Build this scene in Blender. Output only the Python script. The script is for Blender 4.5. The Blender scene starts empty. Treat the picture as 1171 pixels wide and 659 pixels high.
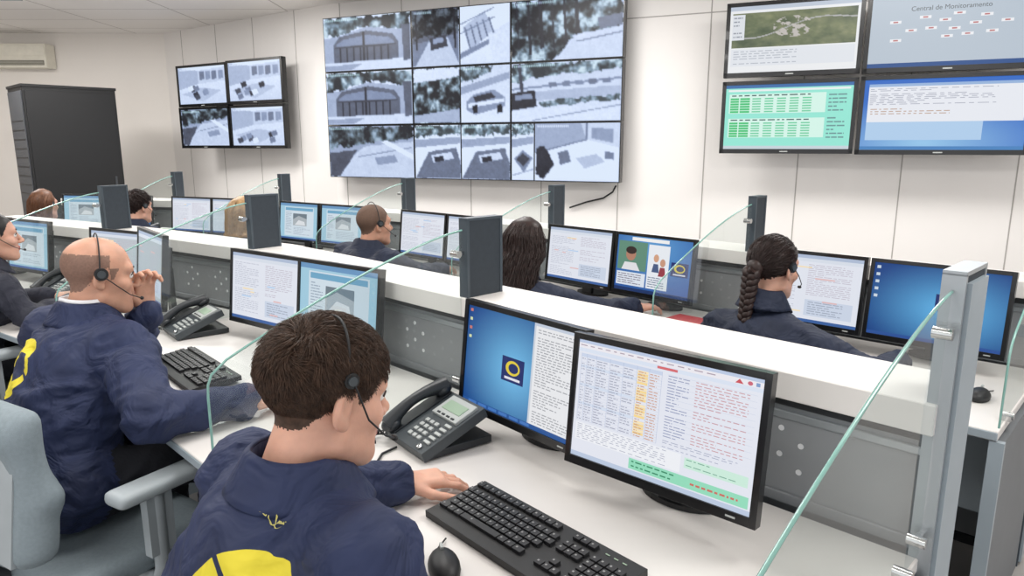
import bpy, math, random
import numpy as np
from mathutils import Vector, Matrix, noise
random.seed(7); np.random.seed(7)
scene=bpy.context.scene
COL=scene.collection
def lin(c):
    c=c/255.0
    return c/12.92 if c<=0.04045 else ((c+0.055)/1.055)**2.4
def C(r,g,b): return (lin(r),lin(g),lin(b),1.0)
def cl(c,k): return tuple(max(0,min(1,x*k)) for x in c[:3])+(1.0,)
# ------------------------------------------------------------------ materials
MATS={}
def M(name,col,rough=.5,metal=0,var=.05,scale=12,bump=0,bscale=150,coat=0,stretch=(1,1,1),spec=.5,sss=0):
    if name in MATS: return MATS[name]
    m=bpy.data.materials.new(name); m.use_nodes=True; MATS[name]=m
    nt=m.node_tree; N=nt.nodes; L=nt.links; b=N['Principled BSDF']
    tc=N.new('ShaderNodeTexCoord'); mp=N.new('ShaderNodeMapping'); mp.inputs['Scale'].default_value=stretch
    L.new(tc.outputs['Object'],mp.inputs['Vector'])
    no=N.new('ShaderNodeTexNoise'); no.inputs['Scale'].default_value=scale; no.inputs['Detail'].default_value=4
    L.new(mp.outputs[0],no.inputs['Vector'])
    cr=N.new('ShaderNodeValToRGB'); cr.color_ramp.elements[0].position=.3; cr.color_ramp.elements[1].position=.7
    cr.color_ramp.elements[0].color=cl(col,1-var); cr.color_ramp.elements[1].color=cl(col,1+var)
    L.new(no.outputs['Fac'],cr.inputs[0]); L.new(cr.outputs[0],b.inputs['Base Color'])
    b.inputs['Roughness'].default_value=rough; b.inputs['Metallic'].default_value=metal
    b.inputs['Specular IOR Level'].default_value=spec
    if coat: b.inputs['Coat Weight'].default_value=coat
    if sss:
        b.inputs['Subsurface Weight'].default_value=sss; b.inputs['Subsurface Radius'].default_value=(1,.35,.2); b.inputs['Subsurface Scale'].default_value=.008
        mr=N.new('ShaderNodeMapRange'); mr.inputs[3].default_value=rough-.12; mr.inputs[4].default_value=rough+.12
        L.new(no.outputs['Fac'],mr.inputs[0]); L.new(mr.outputs[0],b.inputs['Roughness'])
    if bump:
        n2=N.new('ShaderNodeTexNoise'); n2.inputs['Scale'].default_value=bscale; n2.inputs['Detail'].default_value=3
        L.new(mp.outputs[0],n2.inputs['Vector'])
        bp=N.new('ShaderNodeBump'); bp.inputs['Strength'].default_value=bump; bp.inputs['Distance'].default_value=.01
        L.new(n2.outputs['Fac'],bp.inputs['Height']); L.new(bp.outputs[0],b.inputs['Normal'])
    return m
WHITE=M('wall_paint',C(238,235,232),.6,var=.012,scale=2)
WALL2=M('wall_paint_shade',C(238,233,227),.6,var=.012,scale=2)
GROOVE=M('panel_groove',C(172,168,164),.8)
FLOORM=M('floor_vinyl',C(168,165,162),.45,var=.05,scale=6)
DESK=M('white_laminate',C(220,216,212),.35,var=.01,scale=3)
SHELF=M('white_shelf_laminate',C(228,224,220),.4,var=.01,scale=3)
PGREY=M('grey_painted_metal',C(144,147,150),.45,metal=.2,var=.03)
PDARK=M('dark_slot',C(36,38,42),.6)
PEND=M('end_panel_grey',C(104,108,112),.5,var=.03)
SLATE=M('slate_fabric',C(46,54,62),.7,var=.08,scale=60,bump=.1,bscale=600)
SLATE2=M('slate_edge_trim',C(66,76,84),.45,var=.04)
PLIGHT=M('light_blue_grey_laminate',C(150,161,168),.4,var=.02)
ALU=M('aluminium_profile',C(170,176,180),.35,metal=.6,var=.02)
STEEL=M('polished_steel',C(210,210,210),.15,metal=1)
BLACK=M('black_gloss_plastic',C(13,14,16),.28,var=.1,coat=.2)
BLK2=M('black_matt_plastic',C(24,25,27),.5,var=.1)
KEY=M('key_plastic',C(29,29,32),.45,var=.1)
KEYL=M('key_legend',C(140,140,140),.6)
PHONEG=M('phone_grey_plastic',C(60,66,70),.45,var=.05)
PHONEB=M('phone_dark_plastic',C(36,40,44),.4,var=.05)
PHL=M('phone_light_plastic',C(172,176,174),.45)
LCD=M('phone_lcd',C(150,172,150),.3)
WOODH=M('hole_white',C(225,226,228),.6)
PAPER=M('paper',C(238,238,236),.8)
RED=M('red_folder_card',C(190,36,48),.5)
CHAIRF=M('chair_fabric_grey',C(130,142,148),.85,var=.06,scale=120,bump=.15,bscale=700)
CHAIRP=M('chair_plastic_grey',C(158,166,170),.5)
CHAIRD=M('chair_base_dark',C(60,62,66),.5)
GEDGE=M('glass_green_edge',C(130,176,166),.12,var=.1,coat=.6)
RACKM=M('server_rack_black',C(16,17,20),.45,var=.1)
RACKS=M('server_rack_dark_grey',C(66,69,74),.5)
ACW=M('ac_cream_plastic',C(232,228,214),.5)
ACD=M('ac_louvre_shadow',C(120,118,108),.6)
SK1=M('skin_light',C(206,158,136),.5,var=.08,scale=30,bump=.06,bscale=300,sss=.2)
SK2=M('skin_warm',C(194,146,122),.5,var=.10,scale=30,bump=.06,bscale=300,sss=.2)
LIP=M('lips',C(176,106,96),.45)
STUB=M('shaved_scalp',C(128,98,84),.65,var=.14,scale=160)
CROP=M('cropped_hair_scalp',C(100,76,62),.7,var=.2,scale=200,bump=.3,bscale=500)
HBR=M('hair_brown',C(70,52,41),.5,var=.45,scale=90,spec=.3)
HBR2=M('hair_dark_brown',C(42,28,25),.45,var=.35,scale=40,spec=.35)
HBK=M('hair_black',C(24,20,20),.45,var=.3,scale=40)
HBL=M('hair_blonde',C(166,132,90),.45,var=.25,scale=40)
HAU=M('hair_auburn',C(104,66,42),.5,var=.3,scale=40)
EYEW=M('eye_white',C(230,228,224),.2); IRIS=M('iris',C(60,42,30),.2)
SHIRT=M('white_shirt',C(226,226,228),.8,bump=.1,bscale=300)
TROU=M('navy_trousers',C(22,24,32),.85,var=.1,bump=.2,bscale=90)
SHOE=M('black_leather',C(18,17,17),.35)
YEL=M('yellow_print',C(176,168,92),.6)
def screen_mat():
    m=bpy.data.materials.new('screen_image'); m.use_nodes=True; nt=m.node_tree; b=nt.nodes['Principled BSDF']
    a=nt.nodes.new('ShaderNodeAttribute'); a.attribute_name='Col'
    b.inputs['Base Color'].default_value=(.01,.01,.012,1); b.inputs['Roughness'].default_value=.35; b.inputs['Specular IOR Level'].default_value=.25
    nt.links.new(a.outputs['Color'],b.inputs['Emission Color']); b.inputs['Emission Strength'].default_value=.95
    return m
SCR=screen_mat()
def glass_mat():
    m=bpy.data.materials.new('divider_glass'); m.use_nodes=True; nt=m.node_tree; N=nt.nodes; L=nt.links
    for n in list(N):
        if n.type!='OUTPUT_MATERIAL': N.remove(n)
    o=[n for n in N if n.type=='OUTPUT_MATERIAL'][0]
    tr=N.new('ShaderNodeBsdfTransparent'); tr.inputs[0].default_value=(.88,.93,.92,1)
    gl=N.new('ShaderNodeBsdfGlossy'); gl.inputs['Roughness'].default_value=.02
    df=N.new('ShaderNodeBsdfDiffuse'); df.inputs[0].default_value=(.75,.80,.80,1)  # pale diffuse mix imitates a hazy reflection on the clear panes
    lw=N.new('ShaderNodeLayerWeight'); lw.inputs[0].default_value=.4
    pw=N.new('ShaderNodeMath'); pw.operation='POWER'; pw.inputs[1].default_value=3
    ml=N.new('ShaderNodeMath'); ml.operation='MULTIPLY_ADD'; ml.inputs[1].default_value=.5; ml.inputs[2].default_value=.10
    L.new(lw.outputs['Facing'],pw.inputs[0]); L.new(pw.outputs[0],ml.inputs[0])
    m1=N.new('ShaderNodeMixShader'); m2=N.new('ShaderNodeMixShader'); m2.inputs[0].default_value=.05
    L.new(ml.outputs[0],m1.inputs[0]); L.new(tr.outputs[0],m1.inputs[1]); L.new(gl.outputs[0],m1.inputs[2])
    L.new(m1.outputs[0],m2.inputs[1]); L.new(df.outputs[0],m2.inputs[2]); L.new(m2.outputs[0],o.inputs[0])
    return m
GLASS=glass_mat()
def ceil_mat():
    m=bpy.data.materials.new('ceiling_tiles'); m.use_nodes=True; nt=m.node_tree; N=nt.nodes; L=nt.links; b=N['Principled BSDF']
    tc=N.new('ShaderNodeTexCoord'); br=N.new('ShaderNodeTexBrick'); br.offset=0
    mp=N.new('ShaderNodeMapping'); mp.inputs['Rotation'].default_value=(0,0,math.radians(0))
    br.inputs['Scale'].default_value=1; br.inputs['Brick Width'].default_value=1.25; br.inputs['Row Height'].default_value=.625
    br.inputs['Mortar Size'].default_value=.010
    br.inputs['Color1'].default_value=C(240,237,234); br.inputs['Color2'].default_value=C(243,240,237); br.inputs['Mortar'].default_value=C(196,192,188)
    L.new(tc.outputs['Object'],mp.inputs[0]); L.new(mp.outputs[0],br.inputs['Vector']); L.new(br.outputs['Color'],b.inputs['Base Color']); b.inputs['Roughness'].default_value=.8
    return m
CEILM=ceil_mat()
def jacket_mat(name,col,empties):
    m=bpy.data.materials.new(name); m.use_nodes=True; nt=m.node_tree; N=nt.nodes; L=nt.links; b=N['Principled BSDF']
    tc=N.new('ShaderNodeTexCoord'); no=N.new('ShaderNodeTexNoise'); no.inputs['Scale'].default_value=7; no.inputs['Detail'].default_value=5
    L.new(tc.outputs['Object'],no.inputs['Vector'])
    cr=N.new('ShaderNodeValToRGB'); cr.color_ramp.elements[0].color=cl(col,.82); cr.color_ramp.elements[1].color=cl(col,1.2)
    cr.color_ramp.elements[0].position=.3; cr.color_ramp.elements[1].position=.7
    L.new(no.outputs['Fac'],cr.inputs[0]); last=cr.outputs[0]
    def mth(op,a,b_=None,c=None):
        n=N.new('ShaderNodeMath'); n.operation=op
        for i,x in enumerate((a,b_,c)):
            if x is None: continue
            if isinstance(x,(int,float)): n.inputs[i].default_value=x
            else: L.new(x,n.inputs[i])
        return n.outputs[0]
    for e in empties:
        t=N.new('ShaderNodeTexCoord'); t.object=e; s=N.new('ShaderNodeSeparateXYZ'); L.new(t.outputs['Object'],s.inputs[0])
        x,y,z=s.outputs
        ro=mth('SQRT',mth('ADD',mth('MULTIPLY',x,x),mth('MULTIPLY',y,y)))
        x2=mth('SUBTRACT',x,.012); y2=mth('SUBTRACT',y,.008)
        ri=mth('SQRT',mth('ADD',mth('MULTIPLY',x2,x2),mth('MULTIPLY',mth('MULTIPLY',y2,y2),1.5)))
        out=mth('MULTIPLY',mth('LESS_THAN',ro,.082),mth('GREATER_THAN',ri,.05))
        # blue swoosh crossing the ring, like an eye
        sw=mth('GREATER_THAN',mth('ABSOLUTE',mth('SUBTRACT',mth('MULTIPLY_ADD',x,.55,y),.035)),.005)
        out=mth('MULTIPLY',out,sw)
        near=mth('LESS_THAN',mth('ABSOLUTE',z),.16)
        msk=mth('MULTIPLY',out,near)
        bar=mth('MULTIPLY',mth('LESS_THAN',mth('ABSOLUTE',mth('ADD',y,.112)),.010),mth('LESS_THAN',mth('ABSOLUTE',x),.09))
        stp=mth('GREATER_THAN',mth('FRACT',mth('MULTIPLY',x,52)),.35)
        bar=mth('MULTIPLY',mth('MULTIPLY',bar,stp),near)
        fac=mth('MINIMUM',mth('ADD',msk,bar),1)
        mx=N.new('ShaderNodeMix'); mx.data_type='RGBA'; L.new(fac,mx.inputs[0]); L.new(last,mx.inputs[6]); mx.inputs[7].default_value=C(214,198,54); last=mx.outputs[2]
    L.new(last,b.inputs['Base Color']); b.inputs['Roughness'].default_value=.72; b.inputs['Specular IOR Level'].default_value=.4
    n2=N.new('ShaderNodeTexNoise'); n2.inputs['Scale'].default_value=9; n2.inputs['Detail'].default_value=3; n2.inputs['Distortion'].default_value=1.2
    L.new(tc.outputs['Object'],n2.inputs['Vector'])
    bp=N.new('ShaderNodeBump'); bp.inputs['Strength'].default_value=.75; bp.inputs['Distance'].default_value=.035
    L.new(n2.outputs['Fac'],bp.inputs['Height']); L.new(bp.outputs[0],b.inputs['Normal'])
    return m
# ------------------------------------------------------------------ mesh builder
class MB:
    def __init__(s): s.v=[]; s.f=[]; s.m=[]; s.c=[]; s.sm=[]; s.mats=[]; s.T=Matrix.Identity(4)
    def mi(s,mat):
        if mat not in s.mats: s.mats.append(mat)
        return s.mats.index(mat)
    def add(s,vs,fs,mat,cols=None,smooth=False):
        b=len(s.v)
        for p in vs: s.v.append(tuple(s.T@Vector(p)))
        k=s.mi(mat)
        for i,f in enumerate(fs):
            s.f.append([b+j for j in f]); s.m.append(k); s.sm.append(smooth)
            s.c.append(cols[i] if cols else (1,1,1,1))
    def box(s,c,d,mat,R=None):
        x,y,z=d[0]/2,d[1]/2,d[2]/2
        vs=[Vector((a,b,e)) for a in(-x,x) for b in(-y,y) for e in(-z,z)]
        if R is not None: vs=[R@v for v in vs]
        vs=[v+Vector(c) for v in vs]
        s.add(vs,[(0,1,3,2),(4,6,7,5),(0,4,5,1),(2,3,7,6),(0,2,6,4),(1,5,7,3)],mat)
    def prism(s,poly,z0,z1,mat):
        n=len(poly); vs=[(p[0],p[1],z0) for p in poly]+[(p[0],p[1],z1) for p in poly]
        a=sum(poly[i][0]*poly[(i+1)%n][1]-poly[(i+1)%n][0]*poly[i][1] for i in range(n))
        fs=[list(range(n-1,-1,-1)),list(range(n,2*n))]+[(i,(i+1)%n,n+(i+1)%n,n+i) for i in range(n)]
        if a<0: fs=[list(reversed(f)) for f in fs]
        s.add(vs,fs,mat)
    def tube(s,pts,r,mat,n=10,smooth=True):
        pts=[Vector(p) for p in pts]; K=len(pts)
        if not hasattr(r,'__len__'): r=[r]*K
        vs=[]; ref=None
        for i in range(K):
            t=(pts[min(i+1,K-1)]-pts[max(i-1,0)]).normalized()
            if ref is None: ref=t.orthogonal().normalized()
            ref=(ref-t*ref.dot(t)).normalized(); b=t.cross(ref)
            for j in range(n):
                a=2*math.pi*j/n; vs.append(pts[i]+(ref*math.cos(a)+b*math.sin(a))*r[i])
        fs=[(i*n+j,i*n+(j+1)%n,(i+1)*n+(j+1)%n,(i+1)*n+j) for i in range(K-1) for j in range(n)]
        s.add(vs,fs,mat,smooth=smooth)
        s.add(vs[:n],[list(range(n-1,-1,-1))],mat); s.add(vs[-n:],[list(range(n))],mat)
    def cyl(s,a,b,r,mat,n=20,r2=None): s.tube([a,b],[r,r if r2 is None else r2],mat,n)
    def ell(s,c,r,mat,nu=20,nv=12,R=None,zmin=-1):
        vs=[];fs=[]
        for i in range(nv+1):
            ph=-math.pi/2+math.pi*i/nv
            for j in range(nu):
                a=2*math.pi*j/nu; p=Vector((r[0]*math.cos(ph)*math.cos(a),r[1]*math.cos(ph)*math.sin(a),r[2]*max(zmin,math.sin(ph))))
                if R is not None: p=R@p
                vs.append(p+Vector(c))
        for i in range(nv):
            for j in range(nu): fs.append((i*nu+j,i*nu+(j+1)%nu,(i+1)*nu+(j+1)%nu,(i+1)*nu+j))
        s.add(vs,fs,mat,smooth=True)
    def canvas(s,x0,z1,w,h,y,ops,lay=.0003):
        for op in ops:
            if isinstance(op[0],str):
                A=op[1]; u0,v0,u1,v1=op[2]; H,W=A.shape[:2]
                vs=[(x0+(u0+(u1-u0)*j/(W-1))*w,y,z1-(v0+(v1-v0)*i/(H-1))*h) for i in range(H) for j in range(W)]
                fs=[];cs=[]; L=A.tolist()
                for i in range(H-1):
                    for j in range(W-1):
                        fs.append((i*W+j,(i+1)*W+j,(i+1)*W+j+1,i*W+j+1)); cs.append([L[i][j],L[i+1][j],L[i+1][j+1],L[i][j+1]])
                s.add(vs,fs,SCR,cs); continue
            poly,col,l=op
            vs=[(x0+p[0]*w,y-l*lay,z1-p[1]*h) for p in poly]
            n=len(vs); a=sum(poly[i][0]*poly[(i+1)%n][1]-poly[(i+1)%n][0]*poly[i][1] for i in range(n))
            f=list(range(n)) if a<0 else list(range(n-1,-1,-1))
            s.add(vs,[f],SCR,[col])
    def build(s,name,mat=None,parent=None,bevel=0,seg=2):
        me=bpy.data.meshes.new(name); me.from_pydata(s.v,[],s.f)
        for m in s.mats: me.materials.append(m)
        me.polygons.foreach_set('material_index',s.m); me.polygons.foreach_set('use_smooth',s.sm)
        if SCR in s.mats:
            at=me.color_attributes.new('Col','FLOAT_COLOR','CORNER')
            arr=[]
            for f,c in zip(s.f,s.c):
                if isinstance(c,list):
                    for q in c: arr.extend(q)
                else:
                    for _ in f: arr.extend(c)
            at.data.foreach_set('color',arr)
        me.update(); ob=bpy.data.objects.new(name,me); COL.objects.link(ob)
        if mat is not None: ob.matrix_world=mat
        if parent: ob.parent=parent
        if bevel:
            bv=ob.modifiers.new('bevel','BEVEL'); bv.width=bevel; bv.segments=seg; bv.limit_method='ANGLE'; bv.angle_limit=math.radians(50)
        return ob
def empty(name,mat=None):
    e=bpy.data.objects.new(name,None); e.empty_display_size=.1; COL.objects.link(e)
    if mat is not None: e.matrix_world=mat
    return e
def frame(a,b):
    a=Vector((a[0],a[1],0)); b=Vector((b[0],b[1],0)); d=b-a
    return Matrix.Translation(a)@Matrix.Rotation(math.atan2(d.y,d.x),4,'Z')
def loc(F,s,n,z=0,yaw=0): return F@Matrix.Translation((s,n,z))@Matrix.Rotation(math.radians(yaw),4,'Z')
# ------------------------------------------------------------------ SDF modelling
def sdf_mesh(name,prims,vox,mats,noise_amp=0,noise_sc=14,nstretch=None,kind=None):
    lo=np.array([1e9]*3); hi=-lo
    for p in prims:
        if p.get('sub'): continue
        l,h=p['bb']; lo=np.minimum(lo,l); hi=np.maximum(hi,h)
    lo-=vox*3; hi+=vox*3
    n=np.ceil((hi-lo)/vox).astype(int)+1
    D=np.full(n,1.0,np.float32); best=np.full(n,1e9,np.float32); mid=np.zeros(n,np.int8)
    ax=[lo[i]+np.arange(n[i])*vox for i in range(3)]
    for p in prims:
        k=p['k']; l,h=p['bb']; pad=k+vox*4
        sl=[]
        for i in range(3):
            a=max(0,int((l[i]-pad-lo[i])/vox)); b=min(n[i],int((h[i]+pad-lo[i])/vox)+2); sl.append(slice(a,b))
        sl=tuple(sl)
        X=ax[0][sl[0]][:,None,None]; Y=ax[1][sl[1]][None,:,None]; Z=ax[2][sl[2]][None,None,:]
        d=p['f'](X,Y,Z).astype(np.float32); d=np.broadcast_to(d,D[sl].shape)
        A=D[sl]
        if p.get('sub'):
            h_=np.clip(.5-.5*(A+d)/k,0,1); D[sl]=A*(1-h_)+(-d)*h_+k*h_*(1-h_)
        else:
            h_=np.clip(.5+.5*(A-d)/k,0,1); D[sl]=A*(1-h_)+d*h_-k*h_*(1-h_)
            bs=best[sl]; m=d<bs; bs[m]=d[m]; best[sl]=bs; q=mid[sl]; q[m]=p['m']; mid[sl]=q
    S=D<0
    off=[(a,b,c) for a in(0,1) for b in(0,1) for c in(0,1)]
    def sub(A,o): return A[o[0]:A.shape[0]-1+o[0],o[1]:A.shape[1]-1+o[1],o[2]:A.shape[2]-1+o[2]]
    cnt=sum(sub(S,o).astype(np.int8) for o in off)
    act=(cnt>0)&(cnt<8); idx=np.argwhere(act)
    val=np.stack([D[idx[:,0]+o[0],idx[:,1]+o[1],idx[:,2]+o[2]] for o in off],1)
    P=np.zeros((len(idx),3)); Cn=np.zeros(len(idx))
    for i in range(8):
        for j in range(i+1,8):
            if sum(abs(off[i][q]-off[j][q]) for q in range(3))!=1: continue
            m=(val[:,i]<0)!=(val[:,j]<0); t=np.where(m,val[:,i]/np.where(m,val[:,i]-val[:,j],1),0)
            pos=np.array(off[i])[None]+(np.array(off[j])-np.array(off[i]))[None]*t[:,None]
            P+=np.where(m[:,None],pos,0); Cn+=m
    V=lo+(idx+P/Cn[:,None])*vox
    im=np.full(act.shape,-1,np.int64); im[tuple(idx.T)]=np.arange(len(idx))
    F=[]
    for a in range(3):
        b,c=(a+1)%3,(a+2)%3
        e=[0,0,0]; e[a]=1
        s0=S[:S.shape[0]-e[0],:S.shape[1]-e[1],:S.shape[2]-e[2]]; s1=S[e[0]:,e[1]:,e[2]:]
        q=np.argwhere(s0!=s1)
        ok=(q[:,b]>0)&(q[:,c]>0)&(q[:,b]<act.shape[b])&(q[:,c]<act.shape[c]); q=q[ok]
        def g(db,dc):
            r=q.copy(); r[:,b]-=db; r[:,c]-=dc; return im[r[:,0],r[:,1],r[:,2]]
        fc=np.stack([g(1,1),g(0,1),g(0,0),g(1,0)],1)
        flip=~s0[tuple(q.T)]; fc[flip]=fc[flip][:,::-1]
        F.append(fc)
    F=np.concatenate(F); F=F[(F>=0).all(1)]
    me=bpy.data.meshes.new(name); me.from_pydata(V.tolist(),[],F.tolist())
    for m in mats: me.materials.append(m)
    vm=mid[tuple(idx.T)]; me.polygons.foreach_set('material_index',vm[F[:,0]].astype(np.int32))
    me.polygons.foreach_set('use_smooth',np.ones(len(F),bool)); me.update()
    if noise_amp:
        nr=np.zeros(len(V)*3,np.float32); me.vertices.foreach_get('normal',nr); nr=nr.reshape(-1,3)
        def wr(v):
            v=Vector(v); w=Vector((noise.noise(v*5),noise.noise(v*5+Vector((7,3,1))),noise.noise(v*5+Vector((2,9,4)))))*.06
            q=v+w; q.z*=1.7
            a=1-2.2*abs(noise.noise(q*noise_sc)); c=1-2.2*abs(noise.noise(q*noise_sc*2.1+Vector((5,5,5))))
            return a*.8+c*.4-.4
        ns=np.array([wr(v) for v in V.tolist()])
        V2=V+nr*(ns*noise_amp)[:,None]
        me.vertices.foreach_set('co',V2.astype(np.float32).ravel()); me.update()
    return me
def I3(): return np.eye(3)
def ellp(c,r,k=.03,m=0,R=None,sub=False):
    c=np.array(c,float); r=np.array(r,float); R=I3() if R is None else np.array(R); mx=np.abs(R)@r
    def f(X,Y,Z):
        x,y,z=X-c[0],Y-c[1],Z-c[2]
        q=[(R[0,i]*x+R[1,i]*y+R[2,i]*z) for i in range(3)]
        k0=np.sqrt(sum((q[i]/r[i])**2 for i in range(3))); k1=np.sqrt(sum((q[i]/r[i]**2)**2 for i in range(3)))
        return k0*(k0-1)/np.maximum(k1,1e-6)
    return dict(f=f,k=k,m=m,bb=(c-mx,c+mx),sub=sub)
def cone(a,b,ra,rb,k=.03,m=0):
    a=np.array(a,float); b=np.array(b,float); ab=b-a; L2=max(ab@ab,1e-9)
    def f(X,Y,Z):
        x,y,z=X-a[0],Y-a[1],Z-a[2]; h=np.clip((x*ab[0]+y*ab[1]+z*ab[2])/L2,0,1)
        return np.sqrt((x-h*ab[0])**2+(y-h*ab[1])**2+(z-h*ab[2])**2)-(ra+(rb-ra)*h)
    rm=max(ra,rb); return dict(f=f,k=k,m=m,bb=(np.minimum(a,b)-rm,np.maximum(a,b)+rm))
def rbx(c,b,r,k=.02,m=0,R=None):
    c=np.array(c,float); b=np.array(b,float)-r; R=I3() if R is None else np.array(R); mx=np.abs(R)@(b+r)
    def f(X,Y,Z):
        x,y,z=X-c[0],Y-c[1],Z-c[2]
        q=[np.abs(R[0,i]*x+R[1,i]*y+R[2,i]*z)-b[i] for i in range(3)]
        return np.sqrt(sum(np.maximum(t,0)**2 for t in q))+np.minimum(np.maximum(np.maximum(q[0],q[1]),q[2]),0)-r
    return dict(f=f,k=k,m=m,bb=(c-mx,c+mx))
def obj(name,me,mat=None,parent=None):
    o=bpy.data.objects.new(name,me); COL.objects.link(o)
    if parent: o.parent=parent
    if mat is not None: o.matrix_local=mat
    return o
def strands(name,paths,w0,w1,mat,parent=None,local=None):
    P=np.asarray(paths,float); N,K,_=P.shape
    T=np.zeros_like(P); T[:,1:-1]=P[:,2:]-P[:,:-2]; T[:,0]=P[:,1]-P[:,0]; T[:,-1]=P[:,-1]-P[:,-2]
    T/=np.linalg.norm(T,axis=2,keepdims=True)+1e-9
    ref=np.random.randn(N,1,3); A=np.cross(T,ref); A/=np.linalg.norm(A,axis=2,keepdims=True)+1e-9; B=np.cross(T,A)
    w=np.linspace(1,0,K)**.6; w=(w1+(w0-w1)*w)[None,:,None]
    V=np.stack([P+w*(A*math.cos(a)+B*math.sin(a)) for a in (0,2.094,4.189)],2).reshape(-1,3)
    base=(np.arange(N)*K*3)[:,None,None]+(np.arange(K-1)*3)[None,:,None]+np.arange(3)[None,None,:]
    nx=(np.arange(N)*K*3)[:,None,None]+(np.arange(K-1)*3)[None,:,None]+((np.arange(3)+1)%3)[None,None,:]
    F=np.stack([base,nx,nx+3,base+3],3).reshape(-1,4)
    me=bpy.data.meshes.new(name); me.from_pydata(V.tolist(),[],F.tolist()); me.materials.append(mat)
    me.polygons.foreach_set('use_smooth',np.ones(len(F),bool)); me.update()
    return obj(name,me,local,parent)
# ------------------------------------------------------------------ head / hair / hands
EC=np.array([0,-.012,.035]); ER=np.array([.079,.100,.087])
def hairline(y): return np.interp(y,[-.12,-.085,-.06,-.035,-.015,.012,.022,.034,.055,.085,.12],[-.060,-.058,-.050,-.024,.022,.03,-.012,.0,.05,.072,.08])
HEADC={}
def head_mesh(female,skin,hair,vox,fringe=True):
    key=(female,skin.name,hair.name if hair else None,vox)
    if key in HEADC: return HEADC[key]
    j=.92 if female else 1
    P=[ellp((0,-.012,.035),(.077,.098,.085),.02),
       ellp((0,.028,-.03),(.062*j,.066,.088),.03),
       ellp((0,.05,-.078),(.046*j,.042,.042),.025),
       ellp((0,.078,-.108),(.022*j,.018,.017),.022),
       cone((-.05*j,.0,-.07),(-.018,.07,-.106),.018,.014,.025), cone((.05*j,.0,-.07),(.018,.07,-.106),.018,.014,.025),
       cone((-.038,.076,.024),(.038,.076,.024),.014,.014,.02),
       ellp((-.043,.062,-.028),(.022,.022,.02),.02),ellp((.043,.062,-.028),(.022,.022,.02),.02)]
    for s in(-1,1): P.append(ellp((s*.031,.099,.002),(.017,.014,.011),.012,sub=True))
    P+=[cone((0,.088,.012),(0,.112,-.026),.0075,.010,.01),ellp((0,.114,-.031),(.0115,.011,.010),.008),
        ellp((-.012,.103,-.036),(.008,.010,.008),.006),ellp((.012,.103,-.036),(.008,.010,.008),.006),
        ellp((0,.094,-.061),(.022,.010,.006),.006,m=1),ellp((0,.092,-.072),(.019,.011,.007),.006,m=1)]
    for s in(-1,1):
        Re=Matrix.Rotation(s*.35,3,'Z')@Matrix.Rotation(-.15,3,'X')
        P+=[ellp((s*.080,-.012,-.004),(.009,.019,.033),.006,R=Re),ellp((s*.078,-.006,-.03),(.007,.010,.012),.006)]
        P.append(ellp((s*.089,-.008,.0),(.006,.010,.018),.005,R=Re,sub=True))
    nr=.046 if female else .056
    P+=[cone((0,-.022,-.05),(0,-.05,-.17),nr,nr*1.06,.03)]
    me=sdf_mesh('head',P,vox,[skin,LIP,hair or skin])
    n=len(me.vertices); co=np.zeros(n*3,np.float32); me.vertices.foreach_get('co',co); co=co.reshape(-1,3)
    if hair:
        jt=np.array([noise.noise(Vector(v)*260) for v in co.tolist()])*.007
        reg=(co[:,2]>hairline(co[:,1])+jt+(.006 if hair not in(STUB,CROP) else 0))&(np.abs(co[:,0])<.081)
        if hair is STUB: reg&=~((co[:,2]>.07)|((co[:,1]>.02)&(co[:,2]>.03)))
        npf=len(me.polygons); v0=np.array([p.vertices[0] for p in me.polygons]); v1=np.array([p.vertices[2] for p in me.polygons])
        mi=np.zeros(npf,np.int32); me.polygons.foreach_get('material_index',mi)
        mi[reg[v0]&reg[v1]]=2; me.polygons.foreach_set('material_index',mi)
    me.update(); HEADC[key]=me; return me
def scalp_roots(n):
    d=np.random.randn(n*4,3); d/=np.linalg.norm(d,axis=1,keepdims=True); p=EC+d*ER*.985
    ok=(p[:,2]>hairline(p[:,1])+.002); return p[ok][:n]
def enorm(p):
    q=(p-EC)/ER**2; return q/np.linalg.norm(q,axis=-1,keepdims=True)
def scalp_paths(n,K,length,mode,lift,jit=.25):
    p=scalp_roots(n); n=len(p); out=[p.copy()]; ln=length*(.7+.5*np.random.rand(n,1)); J=np.random.randn(n,3)*jit
    if mode=='short':
        ln=ln*np.interp(p[:,2],[-.07,-.03,.02,.06,.1],[.16,.22,.42,.85,1.2])[:,None]
        for q in range(n):
            v=Vector(p[q]*34); J[q]+=np.array([noise.noise(v),noise.noise(v+Vector((9,1,4))),noise.noise(v+Vector((3,8,2)))])*1.5
    for i in range(K-1):
        nm=enorm(p)
        if mode=='short': fl=p-np.array([.015,-.075,.11]); fl=fl/np.linalg.norm(fl,axis=1,keepdims=True)+np.array([.25,.25,-.05])
        else: fl=np.array([0,-.118,.0])-p
        fl=fl+J*np.linalg.norm(fl,axis=1,keepdims=True)
        fl-=nm*(fl*nm).sum(1,keepdims=True); fl/=np.linalg.norm(fl,axis=1,keepdims=True)+1e-6
        l=lift*(1-i/(K-1))**1.0
        d=fl*math.cos(l)+nm*math.sin(l); p=p+d*ln/(K-1)
        q=(p-EC)/ER; rr=np.linalg.norm(q,axis=1,keepdims=True); p=np.where(rr<1.0,EC+(p-EC)/rr*1.0,p)
        out.append(p.copy())
    return np.stack(out,1)
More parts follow.
